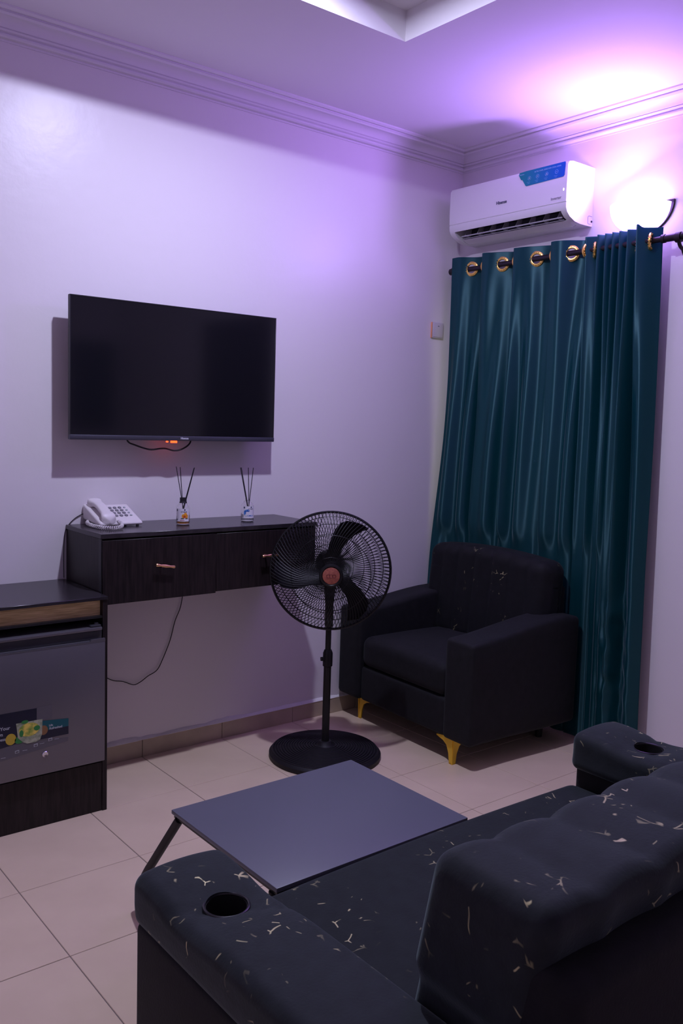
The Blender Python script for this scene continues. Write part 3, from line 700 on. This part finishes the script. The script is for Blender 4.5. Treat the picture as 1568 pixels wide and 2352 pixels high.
# ------------------------------------------------------------------ telephone
PX, PY, PZ = -2.01, -0.10, 1.030
t = thing('telephone', (PX, PY, PZ), 'cream corded desk telephone on left end of drawer cabinet', 'telephone')
def wedge(x0, x1, y0, y1, zf, zb, hf, hb, bev=0.004):
    bm = bmesh.new(); P = [(x0, y0, zf), (x1, y0, zf), (x1, y1, zb), (x0, y1, zb), (x0, y0, zf+hf), (x1, y0, zf+hf), (x1, y1, zb+hb), (x0, y1, zb+hb)]
    V_ = [bm.verts.new(p) for p in P]
    for f in ((0, 3, 2, 1), (4, 5, 6, 7), (0, 1, 5, 4), (1, 2, 6, 5), (2, 3, 7, 6), (3, 0, 4, 7)): bm.faces.new([V_[i] for i in f])
    bmesh.ops.bevel(bm, geom=bm.edges[:], offset=bev, segments=3, profile=0.5, affect='EDGES'); return MB().bm(bm)
b1 = wedge(-2.030, -1.918, -0.160, -0.010, 1.036, 1.044, 0.012, 0.062, 0.006)
obj('base', b1, M_phone, t)
obj('cradle', wedge(-2.106, -2.026, -0.172, -0.004, 1.036, 1.050, 0.016, 0.062, 0.007), M_phone, t)
for fx_, fy_, fh_ in ((-1.935, -0.145, 1.040), (-1.935, -0.03, 1.05), (-2.09, -0.03, 1.055), (-2.09, -0.155, 1.040)):
    obj('foot', MB().cyl((fx_, fy_, PZ), (fx_, fy_, fh_), 0.006), M_phone_d, t)
sl = (0.058/0.150)
for r_ in range(4):
    for k in range(4):
        x = -2.008+0.021*k; y = -0.108+0.0215*r_; z = 1.048+(y+0.160)*sl+0.0006
        w_ = 0.0075 if k < 3 else 0.005
        obj('key', MB().lathe((x, y, z), (0, -sl, 1), [(w_, 0), (w_, 0.0028), (w_*0.8, 0.0038)], 14), M_phone_d if k < 3 else M_txt, t)
# handset
def hs(a):                            # centre line from back (0) to front (1)
    y = -0.012-0.165*a; z = 1.118-0.058*a+0.016*math.sin(PI*a); return Vector((-2.066, y, z))
mb = MB(); vs = []; fs = []; NS, NR = 24, 16
for i in range(NS+1):
    a = i/NS; p = hs(a); e = abs(a-0.5)*2
    wv = 0.021+0.008*smoothstep(0.45, 0.8, e); hv = 0.011+0.006*smoothstep(0.5, 0.8, e)
    en = math.sqrt(max(0.0, 1-max(0, (e-0.88)/0.12)**2))*0.9+0.1 if e > 0.88 else 1.0
    drop = -0.010*smoothstep(0.5, 0.85, e)
    for k in range(NR):
        th_ = 2*PI*k/NR; cx = math.copysign(abs(math.cos(th_))**0.6, math.cos(th_)); cz = math.copysign(abs(math.sin(th_))**0.6, math.sin(th_))
        vs.append((p.x+wv*en*cx, p.y, p.z+hv*en*cz+(drop if cz < 0 else 0)*(-cz)*1.0))
for i in range(NS):
    for k in range(NR):
        l = (k+1) % NR; fs.append((i*NR+k, i*NR+l, (i+1)*NR+l, (i+1)*NR+k))
fs.append(tuple(range(NR))); fs.append(tuple(NS*NR+k for k in range(NR)))
obj('handset', mb.add(vs, fs), M_phone, t, 60)
cp = spline([(-2.104, -0.060, 1.048), (-2.120, -0.085, 1.042), (-2.126, -0.150, 1.040), (-2.118, -0.215, 1.0395), (-2.09, -0.245, 1.0395), (-2.05, -0.232, 1.040), (-2.03, -0.205, 1.046), (-2.040, -0.182, 1.060)], 44)
hel = []
for i, p in enumerate(cp):
    d = (cp[min(i+1, len(cp)-1)]-cp[max(i-1, 0)]).normalized(); a = d.cross(Vector((0, 0, 1))).normalized(); b = a.cross(d)
    e = min(1, i/12, (len(cp)-1-i)/12); ang = i*0.75
    hel.append(p+(a*math.cos(ang)+b*math.sin(ang))*0.0062*e)
obj('coiled_cord', MB().tube(hel, 0.0020, 5), M_phone, t)
obj('line_cord', MB().tube(spline([(-2.085, -0.006, 1.066), (-2.105, -0.004, 1.070), (-2.14, -0.004, 1.052), (-2.170, -0.004, 1.020), (-2.181, -0.004, 0.98), (-2.184, -0.004, 0.90), (-2.183, -0.004, 0.816)], 6), 0.0016, 6), M_black, t)

# ------------------------------------------------------------------ reed diffusers
def diffuser(cx, cy, label, cap, liq_h, liqm, reeds, facing=-0.42):
    z0 = 1.0305
    t = thing('reed_diffuser', (cx, cy, z0), label, 'diffuser', 'reed diffusers on the drawer cabinet')
    R = 0.0275; ins = 0.0016
    po = [(0.0005, 0), (R-0.003, 0), (R, 0.003), (R, 0.066), (R-0.003, 0.077), (R-0.011, 0.087), (0.0105, 0.090), (0.0105, 0.098)]
    pi_ = [(0.0088, 0.098), (0.0088, 0.089), (R-0.0125, 0.0855), (R-0.0045, 0.076), (R-ins, 0.066), (R-ins, 0.006), (R-0.004, 0.004), (0.0005, 0.004)]
    obj('bottle', MB().lathe((cx, cy, z0), (0, 0, 1), po+pi_, 40, caps=True), M_glass, t, 60)
    obj('liquid', MB().lathe((cx, cy, z0+0.0042), (0, 0, 1), [(0.0005, 0), (R-0.0022, 0), (R-0.0022, liq_h), (0.0005, liq_h)], 36), liqm, t)
    if cap: obj('cap', MB().lathe((cx, cy, z0+0.0885), (0, 0, 1), [(0.010, 0), (0.0155, 0), (0.0155, 0.003), (0.0138, 0.005), (0.0138, 0.021), (0.0125, 0.022), (0.004, 0.022)], 32), M_reed, t)
    # curved paper label
    def lab(name, a0, a1, zz0, zz1, m, k=0):
        n = 14; r = R+0.0004+0.0003*k; v_ = []; f_ = []
        for i in range(n+1):
            a = a0+(a1-a0)*i/n
            for z in (zz0, zz1): v_.append((cx+r*math.cos(a), cy+r*math.sin(a), z0+z))
            if i: f_.append((2*i-2, 2*i, 2*i+1, 2*i-1))
        o = obj(name, MB().add(v_, f_), m, t); return o
    def blob(name, ang, zc, ra, rz, m, k=1, n=18):
        r = R+0.0004+0.0003*k; v_ = [(cx+r*math.cos(ang), cy+r*math.sin(ang), z0+zc)]
        for i in range(n):
            b = 2*PI*i/n; a = ang+ra*math.cos(b); v_.append((cx+r*math.cos(a), cy+r*math.sin(a), z0+zc+rz*math.sin(b)))
        return obj(name, MB().add(v_, [(0, i+1, (i+1) % n+1) for i in range(n)]), m, t)
    return t, lab, blob, R, z0
VD = math.atan2(-3.404+0.17, -3.522+1.746)     # direction from the bottle to the room's middle
def reeds(t, cx, cy, z0, tips, bottoms):
    for (tx, ty, tz), (bx, by, bz) in zip(tips, bottoms):
        r = 0.0016
        obj('reed', MB().cyl((bx, by, bz), (tx, ty, tz), r, 8), M_reed, t)
cx, cy = -1.746, -0.176
t, lab, blob, R, z0 = diffuser(cx, cy, 'reed diffuser bottle with black cap, orange fruit label and amber oil', True, 0.012, M_liq, None)
A0 = VD
lab('label', A0-1.15, A0+0.98, 0.0135, 0.0665, M_paper)
blob('printed_fruit', A0+0.10, 0.036, 0.30, 0.0085, M_peach, 1); blob('printed_fruit', A0+0.50, 0.035, 0.26, 0.0085, M_peach, 2); blob('printed_fruit', A0+0.36, 0.045, 0.22, 0.005, M_peach, 1)
blob('printed_leaves', A0-0.10, 0.0262, 0.26, 0.0018, M_leafp, 2); blob('printed_leaves', A0+0.55, 0.0262, 0.22, 0.0018, M_leafp, 2)
blob('printed_emblem', A0+0.25, 0.0615, 0.10, 0.0032, M_ink, 1); blob('printed_corner', A0-0.98, 0.060, 0.14, 0.0045, M_ink, 1); blob('printed_corner', A0-0.98, 0.0205, 0.12, 0.004, M_ink, 1)
def curved_text(t, s_, size, ang, zc, m, cx, cy, R, z0):
    cu = bpy.data.curves.new('lettering', 'FONT'); cu.body = s_; cu.size = size; cu.align_x = 'CENTER'; cu.resolution_u = 2; cu.offset = 0.0001
    to = bpy.data.objects.new('lettering_source', cu); C.objects.link(to); bpy.context.view_layer.update()
    me = bpy.data.meshes.new_from_object(to.evaluated_get(bpy.context.evaluated_depsgraph_get())); bpy.data.objects.remove(to)
    org = wloc(t); r = R+0.0011
    for v in me.vertices:
        a = ang+v.co.x/r; v.co = Vector((cx+r*math.cos(a), cy+r*math.sin(a), z0+zc+v.co.y))-org
    o = link('label_lettering', me, m, t); ORG[o.name] = org
curved_text(t, 'AYTIMUM', 0.0058, A0+0.12, 0.0515, M_ink, cx, cy, R, z0)
curved_text(t, 'PEACH', 0.0058, A0-0.10, 0.0170, M_inkr, cx, cy, R, z0)
D = Vector((math.cos(VD), math.sin(VD), 0)); S = Vector((-D.y, D.x, 0)) # S points to the right seen from the camera
def pt(cx, cy, s, d, z): return (cx+S.x*s+D.x*d, cy+S.y*s+D.y*d, z)
reeds(t, cx, cy, z0, [pt(cx, cy, -0.030, 0.0, 1.268), pt(cx, cy, -0.014, 0.004, 1.266), pt(cx, cy, 0.042, 0.004, 1.264), pt(cx, cy, 0.044, 0.009, 1.266)],
      [pt(cx, cy, 0.010, 0, 1.042), pt(cx, cy, 0.003, -0.003, 1.042), pt(cx, cy, -0.014, 0.002, 1.042), pt(cx, cy, -0.010, 0.004, 1.042)])
cx, cy = -1.437, -0.185
t, lab, blob, R, z0 = diffuser(cx, cy, 'reed diffuser bottle without cap, blue wave label, nearer the fan', False, 0.009, M_liqc, None)
A0 = math.atan2(-3.404+0.185, -3.522+1.437)
lab('label', A0-0.62, A0+1.35, 0.0145, 0.0665, M_paper)
blob('printed_wave', A0-0.30, 0.038, 0.28, 0.012, M_wave, 1); blob('printed_wave', A0+0.02, 0.047, 0.34, 0.0055, M_wave, 1); blob('printed_wave', A0+0.42, 0.0255, 0.55, 0.0022, M_wave, 2)
blob('printed_foam', A0-0.02, 0.037, 0.20, 0.0060, M_paper, 2); blob('printed_emblem', A0+0.60, 0.0620, 0.10, 0.0032, M_ink, 1); blob('printed_corner', A0-0.50, 0.0605, 0.12, 0.0045, M_ink, 1)
blob('printed_foam', A0-0.20, 0.0285, 0.16, 0.0045, M_paper, 3)
curved_text(t, 'AYTIMUM', 0.0052, A0+0.50, 0.0530, M_ink, cx, cy, R, z0)
reeds(t, cx, cy, z0, [pt(cx, cy, -0.034, 0.003, 1.262), pt(cx, cy, -0.030, -0.002, 1.262), pt(cx, cy, 0.000, 0.0, 1.262), pt(cx, cy, 0.022, -0.003, 1.262)],
      [pt(cx, cy, 0.010, 0, 1.040), pt(cx, cy, 0.012, -0.002, 1.040), pt(cx, cy, 0.008, 0.003, 1.040), pt(cx, cy, 0.000, 0.002, 1.040)])

# ------------------------------------------------------------------ pedestal fan
BX, BY = -1.175, -0.447
t = thing('pedestal_fan', (BX, BY, 0), 'black pedestal fan with copper centre badge in front of armchair', 'fan')
bs = MB(); prf = [(0.001, 0.006), (0.236, 0.0), (0.246, 0.004), (0.247, 0.020), (0.240, 0.028)]
r = 0.236
while r > 0.045:
    zt = 0.030+0.020*(1-(r/0.24)**2); prf += [(r, zt), (r-0.002, zt+0.0045), (r-0.0065, zt+0.0045), (r-0.0085, zt+0.0002)]; r -= 0.0115
prf += [(0.034, 0.056), (0.026, 0.070), (0.001, 0.071)]
bs.lathe((BX, BY, 0), (0, 0, 1), prf, 72, caps=False); obj('base', bs, M_fanbase, t, 30)
obj('pole', MB().cyl((BX, BY, 0.05), (BX, BY, 0.435), 0.0165, 24), M_fan, t)
obj('inner_pole', MB().cyl((BX, BY, 0.43), (BX, BY, 0.70), 0.0125, 20), M_fan, t)
obj('height_collar', MB().lathe((BX, BY, 0.405), (0, 0, 1), [(0.0175, 0), (0.0215, 0.004), (0.0215, 0.06), (0.016, 0.075)], 24).cyl((BX-0.03, BY+0.01, 0.44), (BX, BY, 0.44), 0.009), M_fan, t)
obj('neck', MB().lathe((BX, BY, 0.585), (0, 0, 1), [(0.017, 0), (0.0185, 0.006), (0.0185, 0.10), (0.022, 0.13), (0.026, 0.22), (0.02, 0.27)], 20), M_fan, t)
ax = Vector((-0.6, -0.80, -0.055)).normalized(); rt = ax.cross(Vector((0, 0, 1))).normalized(); rt = -rt if rt.x < 0 else rt; up = rt.cross(ax)*1.0
if up.z < 0: up = -up
HCN = Vector((-1.243, -0.535, 0.8465))     # centre of the rim ring
def fp(r, a, d): return HCN+rt*(r*math.cos(a))+up*(r*math.sin(a))+ax*d
obj('motor', MB().lathe(HCN-ax*0.19, ax, [(0.02, 0), (0.05, 0.008), (0.062, 0.03), (0.066, 0.07), (0.060, 0.105), (0.02, 0.11)], 32).box(BX-0.024, BX+0.024, BY-0.03, BY+0.03, 0.79, 0.845, 0.006), M_fan, t)
RR = 0.252
def ring(r, d, tr, n=72): return MB().tube([fp(r, 2*PI*i/n, d) for i in range(n)], tr, 8, True)
obj('rim', ring(RR, 0.0, 0.0055), M_fan, t)
def grille(front):
    mb = MB(); NW = 100
    for i in range(NW):
        a0 = 2*PI*i/NW; P = []
        for k in range(13):
            s = k/12
            r = 0.045+(RR-0.045)*s if front else 0.06+(RR-0.06)*s
            sw = (-0.42 if front else 0.20)*(s**1.1)
            d = 0.082*(1-s**2.6)**0.75 if front else -0.080*(1-s**3)**0.6
            if front and s > 0.93: d = 0.082*(1-s**2.6)**0.75
            P.append(fp(r+ (0.004 if k == 12 else 0), a0+sw, d))
        mb.tube(P, 0.0015, 4, caps=False)
    for (r, d) in (((0.075, 0.080), (0.165, 0.066)) if front else ((0.10, -0.079), (0.145, -0.073), (0.19, -0.064), (0.225, -0.045))):
        n = 60; mb.tube([fp(r, 2*PI*i/n, d) for i in range(n)], 0.0016, 6, True)
    return mb
obj('front_grille', grille(True), M_fan, t, 0); obj('rear_grille', grille(False), M_fan, t, 0)
obj('hub', MB().lathe(HCN+ax*0.070, ax, [(0.001, 0), (0.050, 0.0), (0.050, 0.012), (0.047, 0.020), (0.040, 0.022), (0.036, 0.018)], 40), M_fan, t)
obj('badge', MB().lathe(HCN+ax*0.080, ax, [(0.001, 0), (0.0355, 0), (0.0355, 0.010), (0.030, 0.0125), (0.001, 0.0135)], 40), M_badge, t)
eng = MB()
for k in range(3): eng.tube([HCN+ax*0.0935+rt*(-0.012+0.012*k+0.0075*math.cos(a))+up*(0.0075*math.sin(a)) for a in [2*PI*i/20 for i in range(20)]], 0.0009, 5, True)
obj('badge_emblem', eng, M_badged, t)
obj('spindle', MB().lathe(HCN-ax*0.08, ax, [(0.02, 0), (0.042, 0.02), (0.042, 0.08), (0.02, 0.095)], 28), M_blade, t)
LO = [(0.035, 60, 150), (0.06, 62, 128), (0.10, 63, 97), (0.14, 61, 91), (0.18, 57, 86), (0.21, 53, 81), (0.226, 50, 74), (0.236, 49, 62)]
for b in range(3):
    vs = []; fs = []; M_ = 8
    for i, (r, a0, a1) in enumerate(LO):
        for k in range(M_+1):
            a = math.radians(a0+(a1-a0)*k/M_+120*b+0)
            d = -0.012+0.045*(k/M_-0.5)*(1.0 if r > 0.05 else 0.4)
            vs.append(fp(r, a, d))
        if i:
            for k in range(M_): p = (i-1)*(M_+1)+k; fs.append((p, p+1, p+2+M_, p+1+M_))
    o = obj('blade', MB().add(vs, fs), M_blade, t, 60); md = o.modifiers.new('thickness', 'SOLIDIFY'); md.thickness = 0.003; md.offset = 0

# ------------------------------------------------------------------ armchair (local frame: x = depth, front at -x)
t = thing('armchair', (-0.81, -0.962, 0.0), 'black velvet armchair with gold legs in front of green curtain', 'armchair', rotz=math.radians(-2.5), local=True)
# local: x 0..0.67 (front..back), y 0..0.95 (right..left)
DX, DYW = 0.690, 0.945
def arm_def(p):
    s = max(0, min(1, p.x/DX))
    if p.z > 0.45: p.z += 0.062*smoothstep(0.0, 0.85, s)-0.010*smoothstep(0.85, 1.0, s)
    p.y += 0.004*math.sin(p.x*9)
    return p
obj('armrest', MB().rbox(0.0, DX, 0.0, 0.172, 0.112, 0.560, 0.022, 8, 3, arm_def), M_velvet_plain, t, 60, local=True)
obj('armrest', MB().rbox(0.0, DX, DYW-0.172, DYW, 0.112, 0.560, 0.022, 8, 3, arm_def), M_velvet_plain, t, 60, local=True)
def seat_def(p):
    if p.z > 0.36: p.z += 0.018*math.sin(PI*max(0, min(1, (p.y-0.17)/0.6)))*math.sin(PI*max(0.0, min(1, p.x/0.55)))
    return p
obj('seat_cushion', MB().rbox(0.004, 0.56, 0.174, DYW-0.174, 0.285, 0.435, 0.045, 10, 4, seat_def), M_velvet_plain, t, 60, local=True)
obj('frame', MB().rbox(0.012, DX-0.01, 0.172, DYW-0.172, 0.112, 0.284, 0.02, 4, 3), M_velvet_plain, t, 60, local=True)
def bk_def(p):
    x, y, z = p
    s = (z-0.40)/0.46; yy = (y-DYW/2)/(DYW/2)
    x += 0.035*smoothstep(0.0, 1.0, s)-0.0                     # leans back
    if x < DX-0.08:                                            # channel pleats on the front face
        ch = abs(math.sin((y-0.08)*PI/0.115)); x -= 0.016*(ch**0.6)-0.008
    if z > 0.75: z -= 0.035*yy*yy - 0.010
    return (x, y, z)
obj('backrest', MB().rbox(DX-0.205, DX-0.045, 0.075, DYW-0.075, 0.40, 0.868, 0.055, 40, 5, bk_def), M_velvet_back, t, 60, local=True)
obj('back_panel', MB().rbox(DX-0.06, DX, 0.09, DYW-0.09, 0.112, 0.74, 0.02, 4, 3), M_velvet_plain, t, 60, local=True)
def gleg(x, y, sx, sy):
    """bent plate leg: tapering foot with two swept wings under the frame"""
    mb = MB(); H_ = 0.115
    A = [(0, 0), (0.020, 0), (0.026, 0.045), (0.040, 0.078), (0.062, 0.093), (0.105, 0.104), (0.105, 0.110), (0.070, H_), (-0.004, H_), (-0.004, 0.09)]
    mb.prism([(p*sy, q) for p, q in A], (x, y, 0), (0, 1, 0), (0, 0, 1), (0.005*sx, 0, 0))
    mb.prism([(p*sx, q) for p, q in A], (x, y, 0), (1, 0, 0), (0, 0, 1), (0, 0.005*sy, 0))
    mb.prism([(0, 0), (0.020, 0), (0, 0.020)], (x, y, 0), (sx, 0, 0), (0, sy, 0), (0, 0, 0.006))
    return obj('leg', mb, M_goldleg, t, 20, local=True)
gleg(0.022, 0.118, 1, 1); gleg(0.050, DYW-0.118, 1, -1)
for yy in (0.16, DYW-0.16):
    obj('rear_leg', MB().cyl((DX-0.06, yy, 0.0), (DX-0.06, yy, 0.114), 0.016, 16, 0.022), M_black, t, local=True)

# ------------------------------------------------------------------ coffee table
CX0, CX1, CY0, CY1, CZ = -2.401, -1.762, -1.829, -1.322, 0.400
t = thing('coffee_table', ((CX0+CX1)/2, (CY0+CY1)/2, 0), 'low grey rectangular coffee table with slanted black legs before the sofa', 'table')
obj('tabletop', MB().box(CX0, CX1, CY0, CY1, CZ-0.012, CZ, 0.0025), M_table, t)
obj('apron', MB().box(CX0+0.006, CX1-0.006, CY0+0.006, CY1-0.006, CZ-0.022, CZ-0.012), M_black, t)
for x in (CX0+0.012, CX1-0.012):                 # bent tube frames: slanted leg, floor rail, rear leg
    P_ = [(x, CY1-0.025, CZ-0.022), (x, CY1+0.025, CZ-0.0833), (x, CY1+0.075, CZ-0.1446), (x, CY1+0.125, CZ-0.206), (x, CY1+0.165, 0.145)]
    P_ += [(x, CY1+0.197, 0.098), (x, CY1+0.213, 0.062), (x, CY1+0.207, 0.030), (x, CY1+0.180, 0.014), (x, CY1+0.150, 0.0125), (x, CY1+0.10, 0.0125), (x, CY0+0.25, 0.0125), (x, CY0+0.12, 0.0125), (x, CY0+0.055, 0.020), (x, CY0+0.030, 0.06), (x, CY0+0.028, 0.14), (x, CY0+0.028, CZ-0.022)]
    obj('leg', MB().tube(spline(P_, 4), 0.0125, 12), M_tableleg, t)

# ------------------------------------------------------------------ sofa
SX0, SX1, SYF, SYB = -2.762, -1.115, -1.838, -2.75
t = thing('sofa', ((SX0+SX1)/2, (SYF+SYB)/2, 0), 'black velvet two seat sofa with gold flecks, seen from behind', 'sofa')
IX0, IX1 = -2.575, -1.308
def pad_def(x0, x1, out):
    cx = (x0+x1)/2
    def f(p):
        x, y, z = p; s = (SYF-y)/(SYF-SYB)
        if z > 0.49:
            u = (x-cx)/((x1-x0)/2)
            z += 0.010*(1-u*u)
            z += 0.004*math.exp(-((s-0.07)/0.09)**2)-0.012*math.exp(-((s-0.215)/0.10)**2)
            d = math.hypot(x-(cx+0.0), y+2.035); z -= 0.010*math.exp(-(d/0.06)**2)
            z -= 0.006*math.exp(-((s-0.235+0.07*u*out)/0.012)**2)
        if z < 0.5: x += -out*0.006*(1-smoothstep(0.43, 0.5, z))
        return (x, y, z)
    return f
def sofa_arm(x0, x1, out):
    outx = (x0-0.006, x1+0.018) if out < 0 else (x0-0.018, x1+0.006)
    obj('arm_panel', MB().rbox(x0, x1, SYB+0.02, SYF-0.006, 0.075, 0.458, 0.018, 4, 3), M_velvet_plain, t, 60)
    pad = obj('armrest', MB().rbox(outx[0], outx[1], SYB+0.06, SYF+0.003, 0.444, 0.552, 0.027, 40, 5, pad_def(outx[0], outx[1], out)), M_velvet, t, 60)
    cxx = (x0+x1)/2+(0.006 if out < 0 else -0.006); cyy = -2.032
    cut = obj('cutter', MB().lathe((cxx+0.0007, cyy+0.0003, 0.4753), (0, 0, 1), [(0.041, 0), (0.041, 0.2)], 38), None, t); boolean_cut(pad, cut)
    for p in pad.data.polygons: p.use_smooth = True
    pad.data.set_sharp_from_angle(angle=math.radians(60))
    if not pad.data.materials: pad.data.materials.append(M_velvet)
    ztop = 0.541
    cup = obj('cup_holder', MB().lathe((cxx, cyy, 0.478), (0, 0, 1), [(0.0005, 0), (0.036, 0), (0.0385, 0.004), (0.0395, ztop-0.478), (0.0408, ztop-0.478), (0.0408, 0)], 40), M_void, t)
    obj('cup_rim', MB().tube([(cxx+0.0435*math.cos(a), cyy+0.0435*math.sin(a), ztop+0.0015) for a in [2*PI*i/40 for i in range(40)]], 0.0034, 8, True), M_blackg, cup)
sofa_arm(SX0, IX0, -1); sofa_arm(IX1, SX1, 1)
def sseat(p):
    x, y, z = p
    if z > 0.36:
        z += 0.012*math.sin(PI*max(0, min(1, (x-IX0)/(IX1-IX0))))
        z -= 0.010*math.exp(-((x+1.93)/0.02)**2)*0
    return (x, y, z)
obj('seat_cushion', MB().rbox(IX0+0.001, IX1-0.001, SYB+0.2, SYF+0.006, 0.27, 0.405, 0.045, 16, 5, sseat), M_velvet_seat, t, 60)
obj('frame', MB().rbox(IX0, IX1, SYB+0.03, SYF-0.012, 0.075, 0.268, 0.015, 4, 3), M_velvet_plain, t, 60)
def sback(p):
    x, y, z = p
    s = max(0.0, min(1.0, (z-0.40)/0.42))
    y -= 0.085*s                                             # leans back
    u = (x-(IX0+IX1)/2)/((IX1-IX0)/2)
    ch = abs(math.sin((x-IX0)*PI/0.145))**0.55
    x += 0.022*u*smoothstep(0.56, 0.62, z)
    z += (0.010*ch-0.006)*smoothstep(0.62, 0.74, z)
    y += (0.011*ch-0.007)*smoothstep(-2.60, -2.54, p.y+0.085*s-0.0)*smoothstep(0.42, 0.50, z)
    z += 0.006*noise.noise(Vector((x*5, y*6, 0)))
    return (x, y, z)
obj('backrest', MB().rbox(IX0+0.019, IX1-0.019, -2.640, -2.400, 0.395, 0.812, 0.036, 72, 6, sback), M_velvet, t, 60)
obj('back_panel', MB().rbox(IX0+0.003, IX1-0.003, SYB-0.012, SYB+0.12, 0.08, 0.735, 0.03, 10, 4), M_velvet_plain, t, 60)
for x in (SX0+0.06, SX1-0.06):
    for y in (SYF-0.07, SYB+0.08):
        obj('leg', MB().cyl((x, y, 0.0), (x, y, 0.08), 0.016, 16, 0.022), M_goldleg, t)
